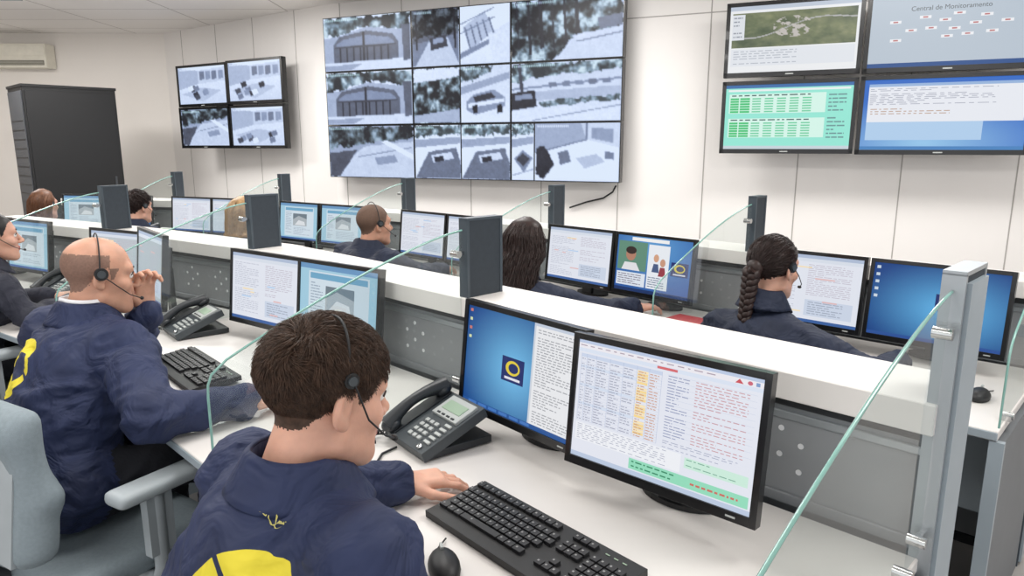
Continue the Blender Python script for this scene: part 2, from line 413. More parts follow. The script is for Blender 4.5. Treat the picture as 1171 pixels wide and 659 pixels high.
def drape_paths(n,K,prof,open_ang,wave=.006):
    prof=np.array(prof); th=(np.random.rand(n)*2-1)
    out=[]; ph=np.random.rand(n)*6.28; endf=.86+.14*np.random.rand(n); rad=1+.06*np.random.randn(n)
    for i in range(K):
        t=(i/(K-1))*endf; x=t*(len(prof)-1); 
        z=np.interp(x,range(len(prof)),prof[:,0]); cy=np.interp(x,range(len(prof)),prof[:,1]); rx=np.interp(x,range(len(prof)),prof[:,2]); ry=np.interp(x,range(len(prof)),prof[:,3])
        op=np.interp(x,[0,1,2,len(prof)-1],[math.pi,open_ang[0],open_ang[1],open_ang[1]])
        a=th*op-math.pi/2
        w=np.sin(z*38+ph)*wave*np.clip(t*2,0,1)
        out.append(np.stack([np.cos(a)*(rx*rad+w),cy+np.sin(a)*(ry*rad+w),z+w*.3],1))
    return np.stack(out,1)
def drape_shell(name,prof,open_ang,mat,parent,local):
    K=28; A=36; prof=np.array(prof); V=[];F=[]
    for i in range(K):
        x=(i/(K-1))*(len(prof)-1)
        z,cy,rx,ry=[np.interp(x,range(len(prof)),prof[:,q]) for q in range(4)]
        op=np.interp(x,[0,1,2,len(prof)-1],[math.pi,open_ang[0],open_ang[1],open_ang[1]])
        for j in range(A+1):
            a=(j/A*2-1)*op-math.pi/2; V.append((math.cos(a)*rx*.97,cy+math.sin(a)*ry*.97,z))
    for i in range(K-1):
        for j in range(A):
            q=i*(A+1)+j; F.append((q,q+1,q+A+2,q+A+1))
    me=bpy.data.meshes.new(name); me.from_pydata(V,[],F); me.materials.append(mat); me.polygons.foreach_set('use_smooth',np.ones(len(F),bool)); me.update()
    o=obj(name,me,local,parent); sd=o.modifiers.new('s','SOLIDIFY'); sd.thickness=.012; sd.offset=-1; return o
def hand_mesh(side,skin,vox,curl=.35):
    key=('h',side,skin.name,vox,curl)
    if key in HEADC: return HEADC[key]
    s=side # +1: thumb on +x (left hand palm down), -1 thumb on -x (right hand)
    P=[rbx((0,.052,0),(.038,.048,.014),.013,.012),cone((0,-.03,0),(0,.015,0),.026,.024,.02)]
    xs=[.029,.010,-.009,-.027]; ln=[.070,.078,.073,.057]; y0=[.094,.098,.095,.087]
    for i in range(4):
        x=xs[i]*s; p=np.array([x,y0[i]-.012,0.0]); a=0.12
        seg=[.45,.32,.25]; rr=[.0092,.0086,.0078,.0068]
        sp=(1.5-i)*.09*s
        for q in range(3):
            L=ln[i]*seg[q]+(.012 if q==0 else 0); a2=a+curl*(q+.3)*(1+.15*i)
            d=np.array([math.sin(sp),math.cos(a2),-math.sin(a2)]); d/=np.linalg.norm(d); e=p+d*L
            P.append(cone(p,e,rr[q],rr[q+1],.004)); p=e
    p=np.array([.028*s,.02,-.004])
    for L,d,ra,rb in((.042,(.62*s,.75,-.2),.0145,.0115),(.030,(.35*s,.9,-.2),.011,.0098),(.024,(.15*s,.95,-.15),.0098,.008)):
        d=np.array(d); d/=np.linalg.norm(d); e=p+d*L; P.append(cone(p,e,ra,rb,.006)); p=e
    me=sdf_mesh('hand',P,vox,[skin]); HEADC[key]=me; return me
def v3(a): return np.array(a,float)
def person(name,P,fdir,head,hyaw=0,hpitch=0,female=False,skin=SK1,hair=HBR,style='short',arms=None,vox=.014,hvox=.0045,jcol=C(34,44,78),logo=None,headset=True,detail=1,hs_side=1,hscale=.95,shirt=None,hroll=0,bulk=1.0,neckd=.165,cup=(0,.012,.020),label=None,curls={},scalp=None):
    root=empty(name,Matrix.Translation((P[0],P[1],0)))
    f=np.array([fdir[0],fdir[1],0.]); f/=np.linalg.norm(f); r=np.array([f[1],-f[0],0.]); u=np.array([0,0,1.])
    R=np.stack([r,f,u],1)
    o=v3((P[0],P[1],0)); hd=v3(head)-o
    W=lambda a:v3(a)-o
    yaw=math.atan2(-f[0],f[1])+math.radians(hyaw)
    HM=Matrix.Translation(hd)@Matrix.Rotation(yaw,4,'Z')@Matrix.Rotation(-math.radians(hpitch),4,'X')@Matrix.Rotation(math.radians(hroll),4,'Y')@Matrix.Scale(hscale*(.95 if female else 1),4)
    neck=hd-f*.055+u*(-neckd); neckT=hd+u*(-.10)-f*.035
    pel=u*.585; ch=pel*.3+neck*.7-u*.03-f*.01; wa=pel*.62+neck*.38-f*.01
    g=(.88 if female else 1.0)*bulk; sw=(.155 if female else .185)*(1+(bulk-1)*.8)
    prims=[ellp(pel,(.18*g,.145*g,.12),.05,0,R),ellp(wa,(.155*g,.122*g,.15),.06,0,R),ellp(ch,(.178*g,.128*g,.16),.06,0,R),
           ellp(neck-u*.035-f*.02,(.15*g,.095*g,.075),.05,0,R)]
    if female: prims.append(ellp(ch+f*.075-u*.01,(.12,.06,.06),.05,0,R))
    for sd,key in((-1,'L'),(1,'R')):
        sh=neck+r*sd*sw-u*.035-f*.005
        prims.append(cone(neckT-u*.07,sh-r*sd*.03,.05*g,.055*g,.05))
        if arms and key in arms: el,wr,hdv=arms[key]; el=W(el); wr=W(wr); hdv=v3(hdv)
        else:
            el=r*sd*.27+f*.17+u*.80; wr=r*sd*.13+f*.40+u*.805; hdv=f*.95-r*sd*.3
        ad=(wr-el)/np.linalg.norm(wr-el)
        prims+=[cone(sh,el,.074*g,.053*g,.035),cone(el,wr-ad*.03,.054*g,.041*g,.03),cone(wr-ad*.035,wr+ad*.012,.044*g,.043*g,.006)]
        y=hdv/np.linalg.norm(hdv); z=u-y*(u@y); z/=np.linalg.norm(z); x=np.cross(y,z)
        mm=Matrix(((x[0],y[0],z[0],wr[0]+y[0]*.035),(x[1],y[1],z[1],wr[1]+y[1]*.035),(x[2],y[2],z[2],wr[2]+y[2]*.035-.006),(0,0,0,1)))
        hm=hand_mesh(1 if sd<0 else -1,skin,.0032 if detail>1 else .0048,curls.get(key,.35))
        obj(('left' if sd<0 else 'right')+'_hand',hm,mm@Matrix.Scale(.93*(.92 if female else 1),4),root)
        hp=pel+r*sd*.095-u*.005; kn=r*sd*.13+f*.44+u*.54; an=r*sd*.13+f*.40+u*.09
        prims+=[cone(hp,kn,.082*g,.060*g,.04,1),cone(kn,an,.058*g,.045*g,.03,1),ellp(an+f*.06-u*.045,(.045,.13,.042),.01,2,R)]
    es=[]
    if logo:
        for (c,nrm) in logo:
            z=v3(nrm); z/=np.linalg.norm(z); y=u-z*(u@z); y/=np.linalg.norm(y); x=np.cross(y,z); c=W(c)
            e=empty('print_anchor'); e.parent=root
            e.matrix_local=Matrix(((x[0],y[0],z[0],c[0]),(x[1],y[1],z[1],c[1]),(x[2],y[2],z[2],c[2]),(0,0,0,1))); es.append(e)
    jm=jacket_mat(name+'_jacket',jcol,es)
    me=sdf_mesh('clothed_body',prims,vox,[jm,TROU,SHOE],noise_amp=.013,noise_sc=8)
    body=obj('clothed_body',me,None,root)
    # shirt-style collar: stand + folded leaf, centred on the real neck axis
    cm=MB(); ringN=40; cb=np.array(HM@Vector((0,-.037,-.100)))+u*.004; ks=(.86 if female else 1.04)
    def ring(rr,zz):
        out=[]
        for j in range(ringN+1):
            a=-math.pi/2+(j/ringN*2-1)*math.pi*.93
            out.append(cb+r*math.cos(a)*rr*ks+f*(math.sin(a)*rr*ks)+u*(zz-.045*max(0,math.sin(a))**1.2-.010*abs(math.cos(a))))
        return out
    def loft(rings,mt):
        V=[p for rg in rings for p in rg]; n=ringN+1
        cm.add(V,[(i*n+j,i*n+j+1,(i+1)*n+j+1,(i+1)*n+j) for i in range(len(rings)-1) for j in range(ringN)],mt,smooth=True)
    loft([ring(.082,-.065),ring(.074,-.02),ring(.0685,.016)],jm)
    loft([ring(.0685,.016),ring(.072,.021),ring(.079,.014),ring(.092,-.010),ring(.106,-.034),ring(.112,-.044)],jm)
    if shirt: loft([ring(.069,-.04),ring(.065,.0),ring(.0635,.028),ring(.0655,.031),ring(.067,.018)],shirt)
    co=cm.build('collar',None,root); s_=co.modifiers.new('s','SOLIDIFY'); s_.thickness=.0035; s_.offset=0
    if label:
        c,nrm,txt,size=label; z=v3(nrm); z/=np.linalg.norm(z); y=u-z*(u@z); y/=np.linalg.norm(y); x=np.cross(y,z); c=W(c)
        cu=bpy.data.curves.new('lbl','FONT'); cu.body=txt; cu.size=size; cu.align_x='CENTER'; to=bpy.data.objects.new('lbl_tmp',cu); COL.objects.link(to)
        bpy.context.view_layer.update(); lm=bpy.data.meshes.new_from_object(to); bpy.data.objects.remove(to)
        lm.materials.clear(); lm.materials.append(YEL)
        lo=obj('jacket_lettering',lm,Matrix(((x[0],y[0],z[0],c[0]),(x[1],y[1],z[1],c[1]),(x[2],y[2],z[2],c[2]),(0,0,0,1))),root)
        sw_=lo.modifiers.new('w','SHRINKWRAP'); sw_.target=body; sw_.wrap_method='NEAREST_SURFACEPOINT'; sw_.offset=.004
        sw_.wrap_mode='ABOVE_SURFACE'
    hr=empty('head'); hr.parent=root; hr.matrix_local=HM
    obj('face_and_neck',head_mesh(female,skin,scalp or (STUB if style=='bald' else hair),hvox),None,hr)
    fb=MB()
    for s in(-1,1):
        fb.ell((s*.031,.080,.002),(.0125,.0125,.0125),EYEW,12,8); fb.ell((s*.031,.0895,.002),(.006,.004,.006),IRIS,10,6)
        fb.tube([(s*.045,.084,.003),(s*.04,.090,.010),(s*.031,.0925,.0125),(s*.02,.0905,.009)],.0018,HBR2,6)
        fb.tube([(s*.050,.080,.026),(s*.038,.0905,.031),(s*.018,.095,.026)],[.0018,.0034,.0024],HBR2,6)
    fb.build('eyes_and_brows',None,hr)
    if style=='short':
        n=int(9000*detail) if detail>=1 else int(2200*detail); w=.0008 if detail>1 else .0016
        strands('hair',scalp_paths(n,6,.040,'short',.62,.25),w,w*.35,hair,hr)
    elif style=='bald':
        pass
    elif style=='braid':
        n=int(3500*detail); strands('hair',scalp_paths(n,7,.10,'tight',.06,.06),.0016,.0010,hair,hr)
        bm=MB(); bm.ell((0,-.115,.0),(.034,.030,.034),hair)
        for i in range(3):
            pts=[];rad=[]
            for q in range(64):
                t=q/63; a=t*9*math.pi/1.0+i*2*math.pi/3
                z=-.005-.33*t; pts.append((.019*math.sin(a)*(1-.45*t),-.132-.045*t+.012*math.sin(2*a)*(1-.4*t),z)); rad.append(.019*(1-.5*t))
            bm.tube(pts,rad,hair,8)
        bm.tube([(0,-.177,-.335),(0,-.177,-.352)],.012,BLK2,8); bm.tube([(0,-.177,-.35),(0,-.175,-.39)],[.010,.002],hair,8)
        b=bm.build('braid',None,hr); b.matrix_local=Matrix.Translation((0,-.115,0))@Matrix.Rotation(math.radians(hpitch),4,'X')@Matrix.Translation((0,.115,0))
    else:
        L=style[1]; bk=style[4] if len(style)>4 else 0; wd=style[5] if len(style)>5 else 1
        prof=[(.128,-.012,.012,.012),(.10,-.012,.062,.072),(.04,-.016,.088,.106),(-.04,-.03,.090*wd,.096),(-.12,-.045-bk*.5,.092*wd,.082),(-.12-L*.4,-.06-bk,.105*wd,.075),(-.12-L*.75,-.065-bk*1.2,.10*wd,.065),(-.12-L,-.07-bk*1.3,.07*wd,.045)]
        oa=(math.pi*.66,math.pi*style[2])
        drape_shell('hair_mass',prof,oa,hair,hr,None)
        strands('hair',drape_paths(int(2600*detail),22,prof,oa,style[3]),.0022,.0012,hair,hr)
    if headset:
        cy_,cz_,cr_=cup
        hb=MB(); pts=[]; bx=.096 if not isinstance(style,str) else .088
        for i in range(25):
            a=math.pi*i/24*.92+math.pi*.04; pts.append((bx*math.cos(a),-.012+cy_*abs(math.cos(a)),.012+.121*math.sin(a)+(cz_-.012)*abs(math.cos(a))))
        hb.tube(pts,.0023,BLK2,8)
        for s in (-1,1):
            hb.cyl((s*.083,-.008+cy_,cz_),(s*.094,-.008+cy_,cz_),cr_ if s==hs_side else cr_*.7,BLK2,20); hb.cyl((s*.094,-.008+cy_,cz_),(s*.098,-.008+cy_,cz_),cr_*.6,PHONEG,20)
        s=hs_side
        hb.tube([(s*.096,-.005+cy_,cz_-.004),(s*.094,.03,-.02),(s*.08,.075,-.055),(s*.05,.112,-.072)],.0017,BLK2,8)
        hb.ell((s*.045,.116,-.073),(.009,.006,.006),BLK2,10,8)
        hb.build('headset',None,hr)
    return root
# ------------------------------------------------------------------ screens painting
def rect(x0,y0,x1,y1,c,l=1): return ([(x0,y0),(x1,y0),(x1,y1),(x0,y1)],c,l)
def textrows(x0,y0,x1,y1,n,c,l=3,fill=.9,wmax=.12,seed=None,th=.36):
    R=random.Random(seed if seed is not None else random.random()); ops=[]
    h=(y1-y0)/n
    for i in range(n):
        if R.random()<.08: continue
        x=x0; end=x0+(x1-x0)*(fill if R.random()>.4 else R.uniform(.3,fill))
        while x<end:
            w=min(R.uniform(.25,1)*wmax*(x1-x0)*1.2,end-x)
            ops.append(rect(x,y0+i*h+h*.3,x+w,y0+i*h+h*(.3+th),c,l)); x+=w+.02*(x1-x0)+.004
    return ops
def glow_img(c0,c1,cx,cy,sx,sy,W=40,H=26,box=(0,0,1,1)):
    X,Y=np.meshgrid(np.linspace(0,1,W),np.linspace(0,1,H)); k=np.clip(1-np.hypot((X-cx)/sx,(Y-cy)/sy),0,1)[...,None]**1.3
    A=np.array(c0)*(1-k)+np.array(c1)*k; return ('img',A,box)
def disc(cx,cy,rx,ry,c,l,n=20): return ([(cx+rx*math.cos(2*math.pi*i/n),cy+ry*math.sin(2*math.pi*i/n)) for i in range(n)],c,l)
def logo_ops(cx,cy,w,h,l=3):
    return [rect(cx-w/2,cy-h/2,cx+w/2,cy+h/2,C(30,44,104),l),disc(cx,cy-h*.08,w*.32,h*.30,C(226,204,60),l+1),disc(cx+w*.03,cy-h*.08,w*.22,h*.20,C(30,44,104),l+2),rect(cx-w*.35,cy+h*.3,cx+w*.35,cy+h*.4,C(225,225,235),l+1)]
def scr_desktop(seed=0):
    ops=[glow_img(C(18,70,138),C(120,196,240),.75,.55,.9,.8,box=(0,0,.62,.955))]
    ops+=logo_ops(.46,.52,.20,.24)
    for q in range(4): ops.append(rect(.02,.03+q*.09,.045,.06+q*.09,C(210,220,170) if q%2 else C(200,120,110),3))
    ops+=[rect(.62,0,1,.955,C(234,235,238),1),rect(.62,0,1,.03,C(196,206,222),2),rect(.62,.03,.635,.955,C(205,212,222),2)]
    ops+=textrows(.655,.05,.97,.94,36,C(160,162,168),3,.95,.12,seed,.36)
    ops+=[rect(0,.955,1,1,C(36,84,150),2)]+[rect(.06+q*.1,.962,.14+q*.1,.99,C(70,120,190),3) for q in range(6)]
    return ops
def scr_app(seed=1):
    ops=[rect(0,0,1,1,C(230,233,243),0),rect(0,0,1,.028,C(190,204,230),1),rect(0,.028,1,.07,C(238,236,242),1),rect(0,.07,1,.10,C(220,229,244),1)]
    ops+=textrows(.01,.034,.82,.062,1,C(176,160,174),2,.95,.045,seed,.3)+textrows(.01,.076,.42,.096,1,C(150,160,190),2,.95,.07,seed+20,.35)
    ops+=[rect(.47,.076,.58,.096,C(218,110,114),2),rect(.02,.115,.50,.145,C(204,215,236),1)]
    for i in range(24):
        y=.145+i*.0225
        ops+=[rect(.02,y+.0215,.50,y+.0228,C(186,196,220),2)]
        if i%6!=5: ops.append(rect(.365,y+.001,.425,y+.020,C(250,220,150) if i%3 else C(252,232,186),2))
        if i%7==3: ops.append(rect(.02,y,.36,y+.021,C(216,226,242),1))
    for x in(.02,.055,.115,.20,.28,.36,.43,.5): ops.append(rect(x,.115,x+.0018,.685,C(176,188,216),3))
    for (xa,xb,sd) in((.025,.05,1),(.06,.11,2),(.12,.195,3),(.205,.275,4),(.285,.355,5),(.37,.42,6),(.435,.495,7)):
        ops+=textrows(xa,.147,xb,.685,24,C(164,168,188) if sd<6 else C(206,160,140),4,.85,.5,seed+sd,.34)
    for i in range(11):
        y=.125+i*.046; ops+=[rect(.53,y,.975,y+.0015,C(194,204,226),2)]
    ops+=textrows(.535,.125,.66,.62,22,C(150,158,190),3,.9,.35,seed+12,.3)+textrows(.68,.125,.97,.62,22,C(206,160,166),3,.9,.10,seed+13,.3)
    ops+=[rect(.02,.705,.64,.85,C(241,243,248),2)]+textrows(.03,.71,.62,.845,8,C(172,176,194),3,.9,.06,seed+3,.32)+textrows(.535,.635,.96,.70,4,C(164,170,194),3,.9,.08,seed+9,.32)
    ops+=[rect(.66,.72,.975,.80,C(206,238,222),2)]+textrows(.67,.725,.95,.79,3,C(120,170,150),3,.9,.12,seed+15,.3)+[rect(.36,.865,.985,.952,C(150,222,190),2)]
    ops+=textrows(.375,.872,.68,.945,2,C(60,140,104),3,.95,.10,seed+4,.3)+textrows(.70,.89,.95,.93,1,C(206,112,100),3,.95,.12,seed+5,.4)
    ops+=[([(.865,.066),(.885,.033),(.905,.066)],C(206,84,92),3),disc(.935,.05,.012,.015,C(206,104,122),3),rect(.962,.036,.98,.063,C(130,160,206),3)]
    ops+=[rect(0,.962,1,1,C(190,204,226),2)]
    return ops
def scr_doc(seed=2,tint=(226,230,240)):
    ops=[rect(0,0,1,1,C(*tint),0),rect(0,0,1,.05,C(176,190,214),1),rect(0,.05,1,.1,C(216,223,234),1),rect(0,.955,1,1,C(60,98,160),2)]
    ops+=textrows(.04,.13,.46,.92,28,C(182,186,202),3,.9,.16,seed,.28)+textrows(.52,.13,.96,.6,17,C(186,178,194),3,.9,.16,seed+1,.28)
    ops+=[rect(.52,.66,.95,.9,C(204,214,231),1)]+textrows(.55,.68,.9,.88,6,C(156,166,186),3,.9,.2,seed+2)
    R=random.Random(seed)
    for i in range(6): x=R.uniform(.05,.7); y=R.uniform(.15,.85); ops.append(rect(x,y,x+R.uniform(.05,.2),y+.02,C(*R.choice([(246,226,186),(180,208,238),(224,184,184)])),4))
    return ops
def scr_photo(seed=3):
    ops=[rect(0,0,1,1,C(160,202,222),0),rect(0,0,1,.07,C(106,150,192),1),rect(.12,.1,.9,.92,C(208,222,232),1),rect(.35,.28,.72,.62,C(110,124,134),2),
         ([(.35,.62),(.35,.45),(.5,.34),(.72,.42),(.72,.62)],C(170,178,184),3),([(.4,.6),(.5,.46),(.66,.5),(.68,.6)],C(220,224,228),4),rect(.14,.12,.88,.2,C(110,166,198),2),rect(0,.955,1,1,C(60,98,160),2)]
    ops+=textrows(.15,.24,.33,.88,16,C(150,166,184),3,.9,.3,seed)+textrows(.37,.66,.86,.88,6,C(150,166,184),3,.9,.1,seed+1)
    return ops
def scr_social(seed=4):
    ops=[glow_img(C(36,84,160),C(96,160,214),.5,.2,.9,.9)]
    ops+=[rect(.02,.1,.42,.62,C(96,140,120),1),disc(.2,.33,.07,.12,C(176,126,104),2),([(.08,.62),(.12,.48),(.28,.48),(.34,.62)],C(225,225,228),2),disc(.2,.26,.075,.07,C(50,38,34),3),
          rect(.44,.12,.72,.9,C(232,236,242),1),disc(.55,.35,.035,.07,C(210,160,130),3),disc(.64,.42,.035,.07,C(200,150,124),3),([(.5,.6),(.52,.45),(.58,.45),(.6,.6)],C(70,90,130),2),([(.59,.66),(.61,.5),(.67,.5),(.69,.66)],C(150,60,70),2),rect(.02,.66,.42,.9,C(220,228,238),1),rect(.2,.02,.7,.08,C(240,240,240),2)]
    ops+=logo_ops(.86,.5,.22,.24)+textrows(.46,.68,.7,.88,5,C(90,110,140),3,.9,.3,seed)+textrows(.04,.68,.4,.88,5,C(120,110,130),3,.9,.2,seed+1)
    ops+=[rect(0,.94,1,1,C(24,50,100),3)]
    return ops
def scr_blue(seed=5):
    ops=[glow_img(C(14,62,130),C(100,184,236),.6,.55,.75,.7)]
    ops+=logo_ops(.6,.45,.2,.22)+[rect(0,.955,1,1,C(40,80,150),2)]
    for q in range(5): ops.append(rect(.02,.04+q*.1,.05,.08+q*.1,C(200,214,226),3))
    return ops
# ---- procedurally painted camera feeds (per-vertex colours on a dense grid)
def vnoise(W,H,n,rs):
    gx=max(2,int(n)+2); gy=max(2,int(n*H/W)+3); G=rs.rand(gy,gx)
    x=np.linspace(0,gx-1.001,W); y=np.linspace(0,gy-1.001,H); xi=x.astype(int); yi=y.astype(int); fx=x-xi; fy=(y-yi)[:,None]
    fx=fx*fx*(3-2*fx); fy=fy*fy*(3-2*fy)
    a=G[yi][:,xi]*(1-fx)+G[yi][:,xi+1]*fx; b=G[yi+1][:,xi]*(1-fx)+G[yi+1][:,xi+1]*fx
    return a*(1-fy)+b*fy
def fbm(W,H,n,o,rs):
    A=0;w=1;t=0
    for i in range(o): A=A+w*vnoise(W,H,n*2**i,rs); t+=w; w*=.62
    return A/t
class Im:
    def __init__(s,W,H,seed,base=200):
        s.W,s.H=W,H; s.rs=np.random.RandomState(seed); s.A=np.full((H,W),float(base)); s.X,s.Y=np.meshgrid(np.linspace(0,1,W),np.linspace(0,1,H)); s.G=np.zeros((H,W))
    def mask(s,pts,rough=0):
        X,Y=s.X,s.Y
        if rough: X=X+rough*(fbm(s.W,s.H,14,3,s.rs)-.5); Y=Y+rough*1.6*(fbm(s.W,s.H,14,3,s.rs)-.5)
        m=np.zeros(X.shape,bool); n=len(pts)
        for i in range(n):
            x0,y0=pts[i]; x1,y1=pts[(i+1)%n]
            if y0==y1: continue
            c=((y0>Y)!=(y1>Y))&(X<(x1-x0)*(Y-y0)/(y1-y0)+x0); m^=c
        return m
    def poly(s,pts,v,tex=6,rough=0,grad=0):
        m=s.mask(pts,rough); t=v+tex*2*(fbm(s.W,s.H,20,3,s.rs)-.5)+grad*(s.Y-.5); s.A[m]=t[m]; s.G[m]=0; return m
    def fol(s,pts,lo,hi,rough=.12,n=10):
        m=s.mask(pts,rough); f=fbm(s.W,s.H,n,4,s.rs); g=np.clip((f-.38)*3.2,0,1)**1.2; s.A[m]=(lo+(hi-lo)*g)[m]; s.G[m]=1-g[m]*.6
    def line(s,x0,y0,x1,y1,w,v):
        d=np.hypot(x1-x0,y1-y0); nx,ny=-(y1-y0)/d*w,(x1-x0)/d*w; s.poly([(x0-nx,y0-ny),(x1-nx,y1-ny),(x1+nx,y1+ny),(x0+nx,y0+ny)],v,3)
    def done(s,tint=1.0):
        A=s.A+s.rs.randn(s.H,s.W)*3
        A=128+(A-128)*1.16-6
        B=A.copy(); B[1:-1,1:-1]=A[1:-1,1:-1]*.5+(A[:-2,1:-1]+A[2:,1:-1]+A[1:-1,:-2]+A[1:-1,2:])*.125
        B=np.clip(B,10,242); G=s.G*.06
        mid=1-np.abs(B-150)/150
        r=np.clip(B*(1-.13*mid-.03-G*.5),0,255); g=np.clip(B*(1-.06*mid+G),0,255); b=np.clip(B*(1+.09*mid-G)+10,0,255)
        r,g,b=[np.where(q/255<=.04045,q/255/12.92,((q/255+.055)/1.055)**2.4) for q in(r,g,b)]
        return np.stack([r,g,b,np.ones_like(r)],2)
def feed(kind,seed,W=110,H=56):
    I=Im(W,H,seed,205)
    if kind=='gate':
        I.poly([(0,0),(1,0),(1,.4),(0,.4)],232,4); I.fol([(0,0),(1,0),(1,.30),(.5,.2),(0,.40)],50,214,n=7)
        I.poly([(0,.38),(.2,.34),(.5,.20),(.85,.28),(1,.28),(1,.82),(0,.86)],186,8); I.poly([(.11,.52),(.18,.36),(.5,.27),(.8,.36),(.86,.5),(.86,.84),(.11,.86)],112,8)
        I.poly([(.15,.5),(.22,.42),(.5,.35),(.76,.42),(.82,.5),(.82,.54),(.15,.54)],156,6)
        for i in range(8): a=.19+i*.08; I.line(a,.55,a,.85,.008,64)
        I.line(.47,.28,.47,.86,.014,60); I.line(.13,.56,.84,.55,.012,76); I.poly([(0,.85),(1,.81),(1,1),(0,1)],224,6); I.poly([(0,.9),(.45,.88),(.3,1),(0,1)],176,6); I.poly([(.9,.2),(1,.2),(1,.85),(.92,.86)],110,12)
    elif kind=='night':
        I.poly([(0,0),(1,0),(1,1),(0,1)],110,16); I.fol([(0,0),(1,0),(1,.42),(0,.5)],26,120,.1,9); I.poly([(0,.6),(1,.44),(1,1),(0,1)],140,14); I.poly([(.05,1),(.36,.56),(.76,.5),(1,1)],210,8); I.poly([(.38,.5),(.72,.46),(.76,.66),(.4,.72)],74,10); I.poly([(.44,.52),(.66,.49),(.68,.58),(.45,.61)],170,5)
        for x in(.08,.9): I.line(x,.05,x+.02,.7,.02,50)
    elif kind=='tanks':
        I.poly([(0,0),(1,0),(1,1),(0,1)],238,5,grad=-20); I.poly([(.05,.35),(.5,.1),(.7,.45),(.2,.75)],200,6); I.poly([(0,.8),(1,.42),(1,.5),(0,.9)],150,4); I.poly([(.55,.5),(1,.3),(1,1),(.7,1)],226,8)
        for i in range(5): I.line(.1+i*.12,.36-i*.04,.2+i*.12,.72-i*.06,.014,126)
        for i in range(2): I.line(0,.3+i*.16,.7,.05+i*.16,.010,142)
    elif kind=='trees':
        I.poly([(0,0),(1,0),(1,1),(0,1)],212,8); I.fol([(0,0),(1,0),(1,.5),(.6,.62),(.42,1),(0,1)],36,214,.12,12)
        for i in range(6): a=.04+i*.11; I.line(a,0,a+.03,.8+.1*(i%2),.007+.005*(i%3),50)
        I.poly([(.40,1),(.60,.60),(1,.50),(1,1)],218,7,.03); I.line(.6,.72,1,.6,.010,140); I.poly([(.78,.36),(1,.30),(1,.50),(.8,.54)],130,12)
    elif kind=='foliage':
        I.fol([(-.1,-.1),(1.1,-.1),(1.1,1.1),(-.1,1.1)],40,212,0,7); I.poly([(0,0),(1,0),(1,.16),(0,.26)],228,4,.04); I.poly([(0,.86),(1,.74),(1,1),(0,1)],190,8)
    elif kind=='cars':
        I.poly([(0,0),(1,0),(1,1),(0,1)],226,6,grad=14); I.fol([(0,0),(.7,0),(.5,.18),(0,.3)],70,200,.1,8); I.poly([(0,.36),(1,.12),(1,.24),(0,.5)],176,6); I.poly([(.12,.62),(.26,.5),(.68,.42),(.9,.56),(.9,.72),(.3,.86),(.12,.78)],160,5); I.poly([(.26,.54),(.62,.47),(.72,.56),(.3,.64)],64,5); I.poly([(.14,.66),(.88,.58),(.88,.64),(.16,.74)],234,4)
        for x in(.24,.74): I.poly([(x,.7),(x+.1,.68),(x+.11,.82),(x+.01,.84)],36,4)
    elif kind=='road':
        I.poly([(0,0),(1,0),(1,1),(0,1)],222,6,grad=14); I.fol([(0,0),(1,0),(1,.14),(.5,.2),(0,.32)],60,222,.1,12); I.line(0,.44,1,.3,.018,156); I.poly([(0,.5),(1,.42),(1,.58),(0,.66)],196,7)
        I.poly([(.0,.5),(.22,.46),(.24,.74),(.0,.8)],54,10); I.poly([(.03,.54),(.19,.51),(.2,.6),(.03,.63)],160,8); I.fol([(.26,.66),(1,.56),(1,.64),(.3,.74)],80,190,.06,20); I.line(.2,.98,1,.74,.008,160); I.line(.07,0,.1,.5,.016,80)
        for i in range(5): I.poly([(.35+i*.12,.34-.01*i),(.42+i*.12,.33-.01*i),(.43+i*.12,.41-.01*i),(.36+i*.12,.42-.01*i)],130+10*(i%3),8)
    elif kind=='drive':
        I.poly([(0,0),(1,0),(1,1),(0,1)],180,8); I.fol([(0,0),(1,0),(1,.24),(.5,.32),(0,.46)],44,186,.12,10); I.poly([(.02,1),(.42,.4),(1,.3),(1,1)],214,8,.02); I.poly([(0,.52),(.34,.46),(.12,1),(0,1)],96,14,.03); I.line(.35,.6,.98,.42,.009,150); I.poly([(.62,.3),(.7,.28),(1,.56),(1,.66)],240,3); I.poly([(.55,.62),(.78,.56),(.82,.7),(.58,.76)],166,4)
    elif kind=='yard':
        I.poly([(0,0),(1,0),(1,1),(0,1)],236,5); I.fol([(0,0),(1,0),(1,.16),(0,.22)],80,220,.08,8); I.poly([(0,.27),(1,.22),(1,.34),(0,.42)],176,8)
        if seed%2: I.poly([(.10,.62),(.5,.46),(.95,.60),(.55,.86)],150,10); I.poly([(.2,.62),(.5,.52),(.82,.61),(.52,.76)],78,10); I.line(0,.92,1,.80,.010,170)
        else: I.poly([(0,1),(.3,.5),(.9,.42),(1,.7),(1,1)],128,12,.02); I.poly([(.35,.56),(.8,.5),(.86,.62),(.4,.7)],222,6); I.poly([(.42,.60),(.62,.57),(.64,.66),(.44,.69)],60,6)
    elif kind=='room':
        I.poly([(0,0),(1,0),(1,1),(0,1)],212,4); I.poly([(0,.5),(.14,.46),(.62,.28),(1,.42),(1,1),(0,1)],236,5); I.poly([(0,0),(.55,0),(.62,.28),(.14,.46),(0,.5)],180,5); I.poly([(.62,0),(1,0),(1,.42),(.62,.28)],218,4); I.poly([(.68,.08),(.93,.1),(.93,.34),(.68,.26)],168,8)
        I.poly([(.02,.42),(.12,.38),(.24,.72),(.1,.98),(.0,.9)],56,12,.04); I.poly([(.5,.6),(.74,.52),(.84,.66),(.6,.78)],200,4); I.line(.14,.46,.62,.28,.010,130); I.poly([(.28,.5),(.4,.46),(.44,.66),(.31,.72)],130,10); I.line(.62,0,.62,.28,.008,140); I.poly([(.84,.48),(.94,.5),(.94,.62),(.84,.6)],140,10)
    elif kind=='office':
